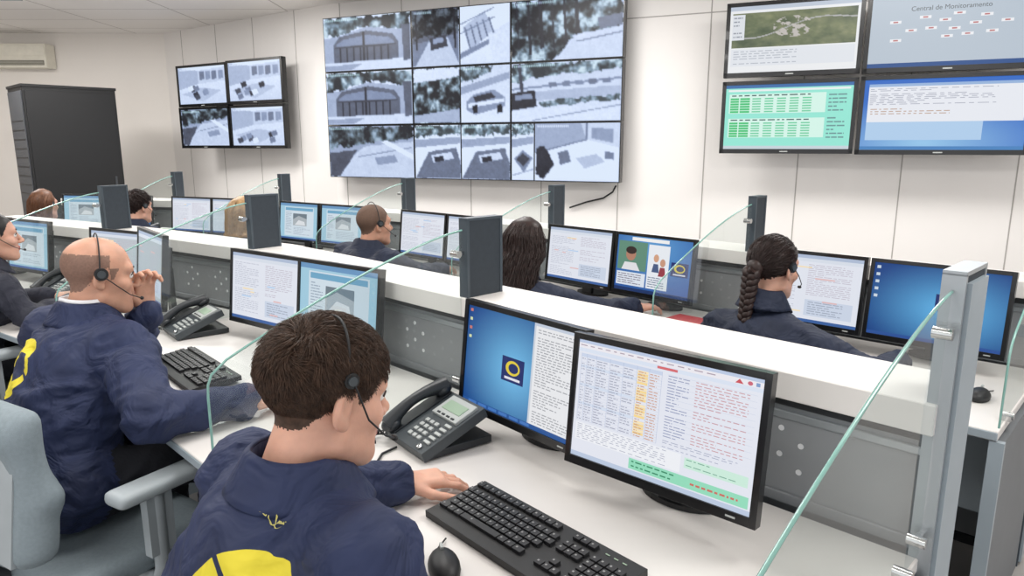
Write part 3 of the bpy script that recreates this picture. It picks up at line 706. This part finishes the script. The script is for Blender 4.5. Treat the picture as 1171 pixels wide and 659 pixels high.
        R=random.Random(seed); I.poly([(0,0),(1,0),(1,1),(0,1)],226,5,grad=-16); I.poly([(0,0),(.42,.1),(.42,.46),(0,.6)],190,6); I.poly([(.42,.1),(1,.04),(1,.4),(.42,.46)],212,5)
        for i in range(4): x=.46+i*.13; I.poly([(x,.14),(x+.1,.13),(x+.1,.34),(x,.36)],164 if i%2 else 134,10)
        I.poly([(.05,.72),(.5,.56),(.9,.66),(.5,.94)],200,6)
        for i in range(8):
            a=R.random()*.75+.05; b=.48+R.random()*.36; v=R.choice([60,90,140,248,160]); I.poly([(a,b),(a+.1,b-.04),(a+.13,b+.08),(a+.03,b+.13)],v,8)
    w=int(W*.38); I.A[int(H*.03)+1:int(H*.03)+3,3:3+w:2]=250
    return ('img',I.done(),None)
def feedbox(kind,seed,box,W,H):
    a=feed(kind,seed,W,H); return ('img',a[1],box)
# ------------------------------------------------------------------ furniture builders
def monitor(F,s,n,yaw,ops,w=.45,h=.30,zc=.965,tilt=6,dz=.75):
    b=MB(); b.T=Matrix.Translation((0,0,zc-dz))@Matrix.Rotation(math.radians(-tilt),4,'X')
    b.box((0,.006,0),(w,.020,h),BLACK)
    for sx in(-1,1): b.box((sx*(w/2-.007),-.006,0),(.014,.006,h),BLACK)
    b.box((0,-.006,h/2-.007),(w-.028,.006,.014),BLACK); b.box((0,-.006,-h/2+.010),(w-.028,.006,.020),BLACK)
    b.canvas(-w/2+.014,h/2-.014,w-.028,h-.034,-.0045,ops,.00012)
    b.box((0,.028,-.01),(w*.8,.03,h*.72),BLK2); b.box((0,.045,-.02),(w*.5,.02,h*.5),BLK2)
    b.box((w/2-.05,-.0095,-h/2+.010),(.02,.001,.004),PHL)
    b.T=Matrix.Identity(4)
    b.box((0,.075,(zc-dz)/2),(.06,.022,zc-dz-.02),BLK2)
    b.prism([(.095*math.cos(a*math.pi/12),.115+.060*math.sin(a*math.pi/12)) for a in range(24)],0.0005,.012,BLK2)
    return b.build('computer_monitor',loc(F,s,n,dz,yaw),bevel=.0015,seg=1)
KB=None
def keyboard(F,s,n,yaw):
    global KB
    m=loc(F,s,n,.7505,yaw)
    if KB: o=bpy.data.objects.new('keyboard',KB); COL.objects.link(o); o.matrix_world=m; return o
    b=MB(); b.T=Matrix.Translation((0,0,.0145))@Matrix.Rotation(math.radians(4),4,'X')
    b.box((0,0,0),(.455,.165,.016),BLK2); 
    def keyat(x,y,w,d):
        b.box((x,y,.011),(w-.003,d-.003,.009),KEY); b.add([(x-w*.25,y-.001,.0158),(x-w*.25+.004,y-.001,.0158),(x-w*.25+.004,y+.003,.0158),(x-w*.25,y+.003,.0158)],[(0,1,2,3)],KEYL)
    for r_,(y,off,cnt) in enumerate([(.062,0,13),(.034,0,14),(.015,.005,14),(-.004,.009,13),(-.023,.013,12)]):
        for i in range(cnt): keyat(-.212+off+i*.0195,y,.0195,.018)
    x=-.212
    for w in(.026,.022,.022,.115,.022,.022,.026): keyat(x+w/2-.009,-.043,w,.018); x+=w
    for c in range(3):
        for y in(.062,.034,.015): keyat(.078+c*.0195,y,.0195,.018)
        keyat(.078+c*.0195,-.043,.0195,.018)
    keyat(.0975,-.023,.0195,.018)
    for c in range(4):
        for y in(.034,.015,-.004,-.023,-.043): keyat(.146+c*.0195,y,.0195,.018)
    for c in range(3): b.box((.15+c*.02,.064,.009),(.01,.003,.001),LCD)
    b.T=Matrix.Identity(4)
    o=b.build('keyboard',m,bevel=.001,seg=1); KB=o.data; return o
def mouse(F,s,n,yaw,cord=True):
    b=MB(); b.ell((0,0,.008),(.030,.052,.026),BLK2,20,12,zmin=-.25); b.box((0,.028,.033),(.006,.018,.006),PHL)
    if cord: b.tube([(0,.05,.01),(0,.07,.004),(.02,.10,.004)],.002,BLK2,6)
    return b.build('computer_mouse',loc(F,s,n,.7515,yaw))
def phone(F,s,n,yaw):
    b=MB(); R=Matrix.Rotation(math.radians(22),3,'X')
    b.box((0,.02,.012),(.19,.19,.02),PHONEB)
    b.T=Matrix.Translation((0,0,.052))@R.to_4x4()
    b.box((.0,0,0),(.20,.205,.028),PHONEG); b.box((.032,.052,.017),(.115,.075,.010),PHL); b.box((.032,.055,.0225),(.085,.035,.003),LCD)
    for i in range(4): b.box((.0+i*.022,.022,.0225),(.014,.006,.003),PHONEB)
    for r_ in range(4):
        for c in range(3): b.box((-.006+c*.022,-.012-r_*.019,.017),(.015,.011,.007),PHL)
    for r_ in range(5): b.box((.075,-.0+(-r_)*.017,.017),(.026,.009,.006),PHL)
    b.ell((.038+.03,-.088,.017),(.012,.008,.004),STEEL,12,8)
    b.box((-.072,0,.016),(.046,.19,.006),PHONEB)
    pts=[];rr=[]
    for i in range(15):
        t=i/14; pts.append((-.074,-.098+.196*t,.034+.020*math.sin(math.pi*t))); rr.append(.015+.010*abs(2*t-1)**2)
    b.tube(pts,rr,PHONEB,12)
    for sy in(-1,1): b.ell((-.074,sy*.086,.030),(.027,.028,.018),PHONEB,16,10)
    b.T=Matrix.Identity(4)
    pts=[(-.085+.03*t-.05*math.sin(t*3),-.08-.07*t+.006*math.sin(t*90),.012+.006*math.cos(t*90)) for t in np.linspace(0,1,110)]
    b.tube(pts,.0020,BLK2,5)
    return b.build('desk_telephone',loc(F,s,n,.7515,yaw),bevel=.002,seg=1)
CH={}
def chair(x,y,fdir,detail=True):
    f=Vector((fdir[0],fdir[1],0)).normalized(); root=empty('office_chair',Matrix.Translation((x,y,0))@Matrix.Rotation(math.atan2(-f.x,f.y),4,'Z'))
    if not CH:
        CH['seat']=sdf_mesh('seat',[rbx((0,.0,.43),(.245,.235,.04),.035,.03),ellp((0,.19,.42),(.22,.07,.04),.04)],.012,[CHAIRF])
        Rb=Matrix.Rotation(math.radians(-8),3,'X')
        CH['backrest']=sdf_mesh('backrest',[rbx((0,-.235,.72),(.19,.028,.19),.028,.05,R=Rb),rbx((0,-.215,.62),(.215,.028,.08),.028,.06,R=Rb),cone((-.14,-.245,.86),(.14,-.245,.86),.03,.03,.06),cone((-.2,-.20,.7),(-.15,-.235,.84),.022,.02,.05),cone((.2,-.20,.7),(.15,-.235,.84),.022,.02,.05)],.012,[CHAIRF])
        b=MB(); 
        b.box((0,-.262,.70),(.34,.018,.32),CHAIRP,Matrix.Rotation(math.radians(-8),3,'X'))
        b.tube([(0,-.26,.62),(0,-.30,.50),(0,-.22,.41),(0,0,.375)],[.022,.025,.025,.022],CHAIRD,10); b.box((0,0,.375),(.22,.26,.03),CHAIRD)
        b.cyl((0,0,.36),(0,0,.12),.026,STEEL); b.cyl((0,0,.20),(0,0,.09),.036,CHAIRD)
        for i in range(5):
            a=2*math.pi*i/5+.3; d=Vector((math.cos(a),math.sin(a),0))
            b.tube([d*.02+Vector((0,0,.12)),d*.17+Vector((0,0,.10)),d*.31+Vector((0,0,.075))],[.026,.022,.016],CHAIRP,10)
            p=Vector((-d.y,d.x,0))
            for s in(-1,1): b.cyl(d*.31+p*s*.008+Vector((0,0,.028)),d*.31+p*s*.026+Vector((0,0,.028)),.028,BLK2,16)
            b.cyl(d*.31+Vector((0,0,.075)),d*.31+Vector((0,0,.03)),.008,STEEL,8)
        for s in(-1,1):
            b.tube([(s*.12,.0,.385),(s*.27,.0,.385),(s*.295,.0,.43),(s*.295,.0,.64)],[.018,.018,.020,.020],CHAIRP,10)
            b.box((s*.295,.0,.56),(.028,.07,.17),CHAIRP)
        o=b.build('frame'); CH['frame']=o.data; bpy.data.objects.remove(o)
        CH['arm']=sdf_mesh('armrests',[rbx((s*.295,.015,.665),(.042,.13,.020),.018,.003) for s in(-1,1)],.008,[CHAIRP])
    for k,n in(('seat','seat'),('backrest','backrest'),('frame','frame_and_base'),('arm','armrests')): obj(n,CH[k],None,root)
    return root
# ------------------------------------------------------------------ rows of workstations
ROW1=[(-3.5,4.62),(-2.3,3.93),(-1.20,3.18),(-.15,2.13),(.775,1.205)]
ROW2=[(-4.1,6.4),(-2.95,6.15),(-1.87,5.68),(-.76,4.92),(.22,4.0),(1.06,3.10),(1.85,2.34)]
def miters(nodes):
    ns=[]
    for i in range(len(nodes)-1):
        d=Vector(nodes[i+1])-Vector(nodes[i]); d.normalize(); ns.append(Vector((-d.y,d.x)))
    out=[]
    for i in range(len(nodes)):
        if i==0: m=ns[0]
        elif i==len(nodes)-1: m=ns[-1]
        else:
            m=(ns[i-1]+ns[i]).normalized(); m=m/m.dot(ns[i])
        out.append(m)
    return out
def row(nodes,depth,shelf):
    mt=miters(nodes)
    for i in range(len(nodes)-1):
        A=Vector(nodes[i]); B=Vector(nodes[i+1]); a,b_=mt[i],mt[i+1]
        o=(A+B)/2
        def q(n0,n1,ea=0,eb=0):
            d=(B-A).normalized(); A2=A+d*ea; B2=B-d*eb
            return [tuple(A2+a*n0-o),tuple(B2+b_*n0-o),tuple(B2+b_*n1-o),tuple(A2+a*n1-o)]
        b=MB()
        b.prism(q(-depth,.0),.722,.75,DESK); b.prism(q(-depth-.004,-depth),.724,.748,PLIGHT)
        b.prism(q(-.012,.22),1.0,1.06,SHELF)
        b.prism(q(.03,.05),.75,.985,PGREY); b.prism(q(.02,.03),.975,1.0,PDARK); b.prism(q(.022,.034),.945,.962,ALU)
        b.prism(q(.024,.036),.75,.775,PGREY); b.prism(q(.05,.20),.985,1.0,PDARK)
        b.prism(q(.05,.20,.03,.03),.04,.99,PGREY); b.prism(q(.045,.205,.03,.03),0,.04,PDARK)
        b.prism(q(-.30,-.28,.05,.05),.30,.72,PLIGHT)
        d=(B-A); Ln=d.length; d.normalize(); nn=Vector((-d.y,d.x))
        for c0 in(.30,.5,.72,.95,Ln-.14):
            for (dx,dz) in((0,0),(.045,.03),(.09,0),(.045,-.03),(0,-.06),(.09,-.06)):
                s_=c0-.2+dx; 
                if s_>Ln-.05: continue
                p=A+d*s_+nn*.030-o; b.cyl((p.x,p.y,.89+dz),(p.x-nn.x*.0015,p.y-nn.y*.0015,.89+dz),.0065,WOODH,10)
        for c0 in(.02,Ln-.02):
            p=A+d*c0+nn*.026-o; b.prism([tuple(p+d*x_+nn*y_) for x_,y_ in((-.01,0),(.01,0),(.01,.012),(-.01,.012))],.75,1.0,PDARK)
        b.build('workstation_desk',Matrix.Translation((o.x,o.y,0)),bevel=.003,seg=1)
def divider(node,m,depth,end=False,zf=1.0,pw=.15):
    F=Matrix.Translation((node[0],node[1],0))@Matrix.Rotation(math.atan2(m.y,m.x)-math.pi/2,4,'Z')
    b=MB(); tr=ALU if end==1 else SLATE2
    zb=0 if end else 1.06
    b.box((0,pw/2,(zb+1.30)/2),(.034,pw-.02,1.30-zb),SLATE)
    b.box((0,.005,(zb+1.302)/2),(.038,.010,1.302-zb),tr); b.box((0,pw-.005,(zb+1.302)/2),(.038,.010,1.302-zb),tr); b.box((0,pw/2,1.303),(.038,pw,.008),tr)
    if end:
        b.box((.021,pw/2,.65),(.010,pw-.03,1.27),PLIGHT)
    b.box((0,-depth/2+.0,.358),(.03,depth-.02,.716),PLIGHT if not end else PEND)
    b.box((0,-depth+.01,.36),(.036,.02,.72),ALU if end!=2 else PLIGHT)
    pts=[]; 
    for i in range(17):
        t=i/16; y=-.005-t*(depth-.005); z=1.27-.27*(t**1.35)*(1.27-zf)/.27
        pts.append((y,z))
    y1=-depth
    top=pts[:-1]+[(y1+.012,pts[-1][1]-.006),(y1+.002,pts[-1][1]-.03),(y1,pts[-1][1]-.06)]
    poly=[(0,-.005,.762)]+[(0,a,z) for a,z in top]+[(0,y1,.762)]
    b.add(poly,[list(range(len(poly)))],GLASS)
    b.tube([(0,a,z) for a,z in top]+[(0,y1,.762)],.0032,GEDGE,6)
    for (y,z) in((-.03,1.20),(-.03,.80),(-.10,.765),(-depth+.12,.765)):
        b.cyl((-.016,y,z),(.016,y,z),.011,STEEL,14)
        if z>.79: b.box((0,-.012,z),(.010,.03,.012),STEEL)
        else: b.box((0,y,.757),(.022,.022,.014),STEEL)
    return b.build('glass_divider',F)
row(ROW1,.80,.2); row(ROW2,.74,.2)
m1=miters(ROW1); m2=miters(ROW2)
for i in range(1,5): divider(ROW1[i],m1[i],.80,end=(1 if i==4 else 0))
for i in range(1,7): divider(ROW2[i],m2[i],.74,end=(2 if i==6 else 0),pw=.10)
F1=[frame(ROW1[i],ROW1[i+1]) for i in range(4)]; F2=[frame(ROW2[i],ROW2[i+1]) for i in range(6)]
monitor(F1[3],.43,-.195,-4,scr_desktop(3)); monitor(F1[3],.865,-.225,3,scr_app(11))
phone(F1[3],.235,-.31,-8); keyboard(F1[3],.755,-.50,-3); mouse(F1[3],.70,-.665,60)
b=MB(); b.tube([(-.30,1.70,.755),(-.33,1.66,.755),(-.335,1.60,.755),(-.30,1.575,.755),(-.335,1.54,.755),(-.38,1.56,.755),(-.385,1.50,.755),(-.36,1.46,.755)],.0032,BLK2,8); b.box((-.385,1.505,.757),(.03,.02,.012),BLK2); b.build('headset_cable')
monitor(F1[2],.50,-.18,9,scr_doc(21)); monitor(F1[2],.93,-.115,8,scr_photo(22)); phone(F1[2],.13,-.33,-5); keyboard(F1[2],.67,-.54,-3); mouse(F1[2],1.06,-.5,-10)
monitor(F1[1],1.00,-.29,-16,scr_doc(31,(176,186,194)),w=.46,h=.33,zc=.985); monitor(F1[1],.52,-.2,5,scr_doc(32,(190,198,204))); phone(F1[1],.13,-.30,10); keyboard(F1[1],.78,-.6,0)
monitor(F1[0],.5,-.2,5,scr_doc(33)); monitor(F1[0],.97,-.2,0,scr_photo(34)); keyboard(F1[0],.7,-.5,0)
D2={0:[(.42,scr_photo(41)),(.87,scr_blue(42))],1:[(.4,scr_doc(43)),(.85,scr_doc(44))],2:[(.45,scr_photo(45)),(.92,scr_photo(46))],3:[(.43,scr_doc(47)),(.89,scr_doc(48))],4:[(.39,scr_doc(49)),(.85,scr_social(50))],5:[(.33,scr_doc(51)),(.79,scr_blue(52))]}
for i,l in D2.items():
    for s,ops in l: monitor(F2[i],s,-.19,0,ops)
    keyboard(F2[i],.62 if i!=5 else .74,-.48,0); mouse(F2[i],1.02 if i<5 else 1.00,-.47 if i!=4 else -.44,0,i!=4)
    if i not in (4,5): phone(F2[i],.14,-.33,0)
b=MB(); b.box((0,0,.006),(.21,.20,.012),RED); b.box((0,0,.0125),(.20,.19,.002),RED); b.build('red_folder',loc(F2[4],1.105,-.27,.7505,0),bevel=.002)
b=MB(); b.box((0,0,.001),(.21,.29,.002),PAPER)
for i in range(12): b.box((-.02,.12-i*.02,.0022),(.13,.004,.0004),PHL)
b.build('paper_sheet',loc(F1[2],.30,-.645,.7505,12))
# ------------------------------------------------------------------ room
W0=Vector((-1.95,7.85)); a24=math.radians(24); WE=W0+Vector((math.cos(a24),-math.sin(a24)))*9.2; WC=Vector((-4.64,9.80)); WL=Vector((-9.0,9.72))
def wall(name,A,B,h,mat,seams=(),hs=(),t=.12):
    F=frame(A,B); L=(B-A).length; b=MB(); b.box((L/2,t/2,h/2),(L,t,h),mat)
    for s in seams: b.box((s,-.0008,h/2),(.009,.003,h),GROOVE)
    for z in hs: b.box((L/2,-.0008,z),(L,.003,.009),GROOVE)
    o=b.build(name,F); return F
FW=wall('wall_back',W0,WE,3.0,WHITE,[.15+.765*i for i in range(12)],[2.63,])
FL=wall('wall_back_left',WC,W0,3.0,WHITE,[.42,1.2,1.97,2.75],[])
wall('wall_left',WL,WC,3.0,WALL2,[],[])
wall('wall_side_left',Vector((-9,-2)),WL,3.0,WALL2)
wall('wall_side_right',WE,Vector((WE.x,-2)),3.0,WALL2)
poly=[(-9.1,-2),(WE.x+.1,-2),(WE.x+.1,WE.y+.1),(W0.x+.05,W0.y+.12),(WC.x,WC.y+.12),(-9.1,9.85)]
b=MB(); b.prism(poly,-.1,0,FLOORM); b.build('floor')
b=MB(); b.prism(poly,3.0,3.1,CEILM); b.build('ceiling')
b=MB(); 
for F,L in((FW,9.2),(FL,3.32)):
    b.T=F; b.box((L/2,-.012,.05),(L,.02,.1),PLIGHT); 
b.T=Matrix.Identity(4); b.build('baseboard_back')
b=MB(); S0=.08; WT=3.20; HT=1.62; Z0=1.20
cw=WT/3; chh=HT/3
kinds={(0,0):[('gate',0,1)],(0,1):[('night',0,.5),('tanks',.5,1)],(0,2):[('trees',0,1)],(1,0):[('gate',0,1)],(1,1):[('foliage',0,.5),('cars',.5,1)],(1,2):[('road',0,1)],(2,0):[('drive',0,1)],(2,1):[('yard',0,.5),('yard',.5,1)],(2,2):[('yard',0,.22),('room',.22,1)]}
for (r_,c),im in kinds.items():
    x=c*cw; z=Z0+HT-(r_+1)*chh
    b.box((x+cw/2,.045,z+chh/2),(cw-.004,.09,chh-.004),BLACK)
    for (k,u0,u1) in im:
        W_=int(112*(u1-u0))+2
        b.canvas(x+.010,z+chh-.010,cw-.020,chh-.020,-.002,[feedbox(k,r_*10+c+int(u0*5)+3,(u0+(.006 if u0 else 0),0,u1-(.006 if u1<1 else 0),1),W_,56)],.0005)
b.box((WT/2,.13,Z0+HT/2),(WT-.2,.10,HT-.2),BLK2)
b.build('video_wall',loc(FW,S0,-.20))
b=MB(); b.tube([(0,0,.0),(-.03,0,-.06),(-.12,0,-.12),(-.28,0,-.16),(-.45,0,-.22)],.008,BLK2,8); b.build('power_cable',loc(FW,3.2,-.03,1.17))
def tv(F,s,n,z,w,h,ops,yaw=0,bz=.03,lay=.0005,depth=.3):
    b=MB(); b.box((0,.03,0),(w,.05,h),BLACK)
    for sx in(-1,1): b.box((sx*(w/2-bz/2),0,0),(bz,.02,h),BLACK)
    b.box((0,0,h/2-bz/2),(w,.02,bz),BLACK); b.box((0,0,-h/2+bz*.6),(w,.02,bz*1.2),BLACK)
    b.canvas(-w/2+bz,h/2-bz,w-2*bz,h-2.2*bz,-.001,ops,lay); b.box((0,-.0105,-h/2+bz*.55),(.06,.001,.008),PHL)
    b.box((0,.08,0),(w*.5,.06,h*.5),BLK2); b.box((0,depth/2+.05,0),(.06,depth-.08,.08),BLK2); b.box((0,depth-.012,0),(.2,.02,.25),BLK2)
    return b.build('wall_display',loc(F,s,n,z,yaw),bevel=.004)
def d_map():
    rs=np.random.RandomState(4); W,H=110,50; f=fbm(W,H,6,5,rs); g=fbm(W,H,20,3,rs)
    base=np.stack([60+90*f+30*g,78+78*f+24*g,60+56*f+24*g],2); X,Y=np.meshgrid(np.linspace(0,1,W),np.linspace(0,1,H))
    road=np.abs(Y-(.7-.5*X+.12*np.sin(X*7)))<.018; base[road]=190
    town=(np.hypot((X-.5)/.16,(Y-.45)/.3)<1)&(g>.52); base[town]=[205,200,195]
    A=np.clip(base-12,0,255)/255; A=np.where(A<=.04045,A/12.92,((A+.055)/1.055)**2.4); A=np.concatenate([A,np.ones((H,W,1))],2)
    ops=[rect(0,0,1,1,C(236,238,240),-1),rect(0,0,1,.06,C(190,200,215),1),('img',A,(.02,.10,.98,.62))]
    ops+=[rect(.02,.12,.12,.5,C(222,226,232),1)]+textrows(.03,.14,.11,.48,6,C(150,156,166),3,.9,.3,5)+[rect(.02,.64,.98,.9,C(226,230,236),1)]+textrows(.04,.66,.6,.88,6,C(180,186,196),3,.9,.1,6)
    return ops
def d_map2():
    ops=[rect(0,0,1,1,C(184,196,208),0),rect(0,.94,1,1,C(40,80,140),1),rect(0,0,1,.03,C(60,90,140),1)]
    for (x,y) in((.12,.3),(.22,.42),(.13,.55),(.3,.25),(.42,.3),(.5,.22),(.34,.4),(.48,.42),(.6,.36),(.66,.26),(.44,.52),(.56,.5),(.7,.48),(.78,.35)):
        ops+=[rect(x,y+.06,x+.07,y+.10,C(236,238,242),2),rect(x+.02,y+.07,x+.05,y+.09,C(190,120,120),3)]
    return ops
def d_green():
    ops=[rect(0,0,1,1,C(150,232,214),0),rect(0,0,1,.05,C(60,110,170),1),rect(.02,.07,.98,.1,C(236,240,240),1)]
    for k in range(2):
        y0=.14+k*.38
        ops+=[rect(.03,y0,.8,y0+.3,C(214,246,234),1)]
        for i in range(6): ops+=[rect(.04,y0+.06+i*.04,.11,y0+.09+i*.04,C(70,196,120),2),rect(.12,y0+.06+i*.04,.2,y0+.09+i*.04,C(70,196,120),2)]+[rect(.22+q*.1,y0+.065+i*.04,.29+q*.1,y0+.085+i*.04,C(110,206,160),2) for q in range(5)]
        ops+=textrows(.05,y0,.75,y0+.05,1,C(60,90,90),3,.9,.08,k)
    ops+=textrows(.82,.15,.97,.85,12,C(110,150,150),3,.9,.4,5)+[rect(0,.95,1,1,C(200,214,220),2)]
    return ops
def d_win():
    ops=[glow_img(C(40,104,196),C(150,200,236),.4,.9,.9,.7)]
    ops+=[rect(.03,.06,.98,.6,C(232,235,242),1),rect(.03,.06,.98,.1,C(150,180,220),2)]+textrows(.04,.12,.9,.36,10,C(160,164,180),3,.9,.07,8)+[rect(.03,.6,.75,.86,C(176,206,236),1)]+textrows(.05,.4,.6,.5,3,C(190,160,140),3,.9,.07,9)+[rect(0,.95,1,1,C(70,130,190),2)]
    return ops
DX=4.14
tv(FW,DX+.50,-.32,1.75,.99,.565,d_green()); tv(FW,DX+1.00+.56,-.32,1.75,1.10,.575,d_win()); tv(FW,DX+.50,-.32,2.345,.99,.565,d_map())
o=tv(FW,DX+1.00+.56,-.32,2.345,1.10,.575,d_map2())
tx=bpy.data.curves.new('title_text','FONT'); tx.body='Central de Monitoramento'; tx.size=.045; tx.align_x='CENTER'
to=bpy.data.objects.new('screen_title',tx); COL.objects.link(to); to.parent=o; to.matrix_local=Matrix.Translation((-.02,-.006,.135))@Matrix.Rotation(math.radians(90),4,'X'); tx.materials.append(PHONEG)
FS=Matrix.Translation((-3.29,8.40,0))@Matrix.Rotation(math.radians(-30),4,'Z')
for (x,z,k,sd) in((-.455,2.235,'office',1),(.455,2.245,'office',2),(-.465,1.745,'drive',3),(.455,1.745,'office',4)):
    tv(FS,x,0,z,.91,.485,[feedbox(k,70+sd,(0,0,1,1),80,44)],bz=.028,depth=.34)
b=MB(); F=Matrix.Translation((-6.55,9.555,2.69)); b.box((0,.1,0),(.92,.2,.30),ACW); b.box((0,-.005,-.09),(.86,.012,.06),ACD); b.box((0,-.004,.06),(.9,.012,.13),ACW)
for i in range(3): b.box((0,-.012,-.075-i*.016),(.85,.01,.004),ACW)
b.build('air_conditioner',F,bevel=.02,seg=3)
b=MB(); F=Matrix.Translation((-5.20,8.37,0))@Matrix.Rotation(math.radians(46),4,'Z')
b.box((0,0,1.10),(.92,.66,2.12),RACKM); b.box((0,0,.03),(.88,.62,.06),PDARK); b.box((0,0,2.175),(.94,.68,.03),RACKM)
b.box((0,-.335,1.11),(.88,.012,2.02),RACKM); b.box((-.465,0,1.11),(.012,.60,2.02),RACKS)
for i in range(16): b.box((-.473,0,.3+i*.1),(.004,.52,.01),RACKM)
b.box((.37,-.345,1.1),(.02,.015,.16),RACKS)
b.build('server_rack',F,bevel=.005)
# ------------------------------------------------------------------ people
NAVY=C(32,42,74); NV2=C(28,36,56)
person('seated_man',(-.47,.92),(.707,.707),(-.300,1.075,1.128),hyaw=-4,hpitch=10,skin=SK1,hair=HBR,style='short',vox=.009,hvox=.0026,detail=3.0,jcol=NAVY,bulk=1.06,cup=(0.0,.046,.013),hscale=.96,neckd=.155,
  arms={'L':((-.50,1.38,.81),(-.27,1.42,.797),(.87,.42,-.06)),'R':((-.12,.74,.72),(-.03,.92,.79),(.2,.95,0))},logo=[((-.400,.855,.885),(-.707,-.707,.1))],label=((-.365,.925,1.005),(-.707,-.707,.6),'ORSEGUPS',.020))
chair(-.52,.87,(.707,.707))
person('seated_man',(-1.30,1.84),(.5,.87),(-1.27,2.12,1.135),hyaw=-22,hpitch=6,skin=SK2,hair=HBR,style='bald',vox=.010,hvox=.0035,detail=1.5,jcol=NAVY,shirt=SHIRT,bulk=1.12,curls={'L':.7},
  arms={'R':((-.95,1.74,.82),(-.78,1.90,.80),(.8,.6,-.05)),'L':((-1.34,2.40,.81),(-1.20,2.22,.98),(.12,-.06,1))},logo=[((-1.47,1.86,.90),(-.5,-.87,.1))])
chair(-1.18,1.82,(.5,.87))
person('seated_woman',(-2.41,2.95),(.56,.83),(-2.31,3.10,1.13),hyaw=-15,female=True,hair=HBK,style=('drape',.30,.58,.005),vox=.014,detail=1,jcol=C(40,42,54),shirt=SHIRT)
chair(-2.41,2.95,(.56,.83))
person('seated_man',(-.92,3.80),(.707,.707),(-.78,3.95,1.09),hyaw=-5,skin=SK2,hair=HBR,style='bald',scalp=CROP,vox=.015,jcol=NV2,bulk=1.15,
  arms={'R':((-.52,3.84,.82),(-.42,4.05,.805),(.3,.9,0)),'L':((-.98,4.20,.82),(-.75,4.25,.805),(.9,.5,0))})
person('seated_woman',(-.08,3.02),(.707,.707),(.065,3.17,1.085),hyaw=6,hpitch=8,female=True,hair=HBR2,style=('drape',.33,.6,.012,.06,1.25),vox=.014,jcol=NV2,hs_side=-1,neckd=.18,
  arms={'R':((.36,2.98,.82),(.55,3.10,.805),(.85,.5,-.03))})
person('seated_woman',(.84,2.30),(.707,.707),(.93,2.45,1.100),hyaw=-12,hpitch=5,female=True,hair=HBR2,style='braid',vox=.012,detail=1.3,jcol=NV2,neckd=.195,
  arms={'R':((1.13,2.10,.81),(1.30,2.27,.805),(.5,.85,0))})
person('seated_woman',(-1.86,4.46),(.56,.83),(-1.76,4.60,1.08),female=True,hair=HBL,style=('drape',.05,.5,.004),vox=.018,jcol=NV2,hvox=.006)
person('seated_man',(-2.80,4.98),(.39,.92),(-2.73,5.12,1.09),hair=HBR2,style='short',vox=.018,jcol=NV2,hvox=.006,detail=.9)
person('seated_woman',(-3.72,5.30),(.21,.98),(-3.62,5.44,1.08),female=True,hair=HAU,style=('drape',.12,.5,.006),vox=.018,jcol=NV2,hvox=.006)
for (x,y,f) in((-.95,3.78,(.7,.7)),(-.1,2.99,(.7,.7)),(.80,2.26,(.7,.7)),(-1.88,4.43,(.56,.83)),(-2.81,4.95,(.39,.92)),(-3.73,5.27,(.21,.98))): chair(x,y,f)
# ------------------------------------------------------------------ lights
def unseen_ceil_light(x,y,e,sx=1.25,sy=.6):
    b=MB(); b.box((0,0,0),(sx+.04,sy+.04,.03),ALU); b.build('unseen_ceiling_fixture',Matrix.Translation((x,y,2.985)))
    l=bpy.data.lights.new('unseen_ceiling_lamp','AREA'); l.shape='RECTANGLE'; l.size=sx; l.size_y=sy; l.energy=e; l.color=(1,.975,.945)
    o=bpy.data.objects.new('unseen_ceiling_lamp',l); COL.objects.link(o); o.location=(x,y,2.965)
for (x,y,e) in((-5.6,7.2,78),(-2.9,6.4,74),(-.2,5.4,60),(2.4,4.2,56),(-3.4,3.4,52),(-.6,2.4,36),(1.9,1.4,40),(-1.6,.4,32)): unseen_ceil_light(x,y,e)  # out-of-view fixtures added to light the room; back row brightens the wall
w=bpy.data.worlds.new('world'); scene.world=w; w.use_nodes=True; bg=w.node_tree.nodes['Background']; bg.inputs[0].default_value=(.98,.98,1,1); bg.inputs[1].default_value=1.38
cam=bpy.data.cameras.new('camera'); co=bpy.data.objects.new('camera',cam); COL.objects.link(co); scene.camera=co
cam.sensor_width=36; cam.lens=36*800/1171; cam.clip_start=.02
co.location=(0,0,1.52); co.rotation_euler=(math.radians(90)-math.atan(161.5/800),0,0)
scene.view_settings.view_transform='Standard'
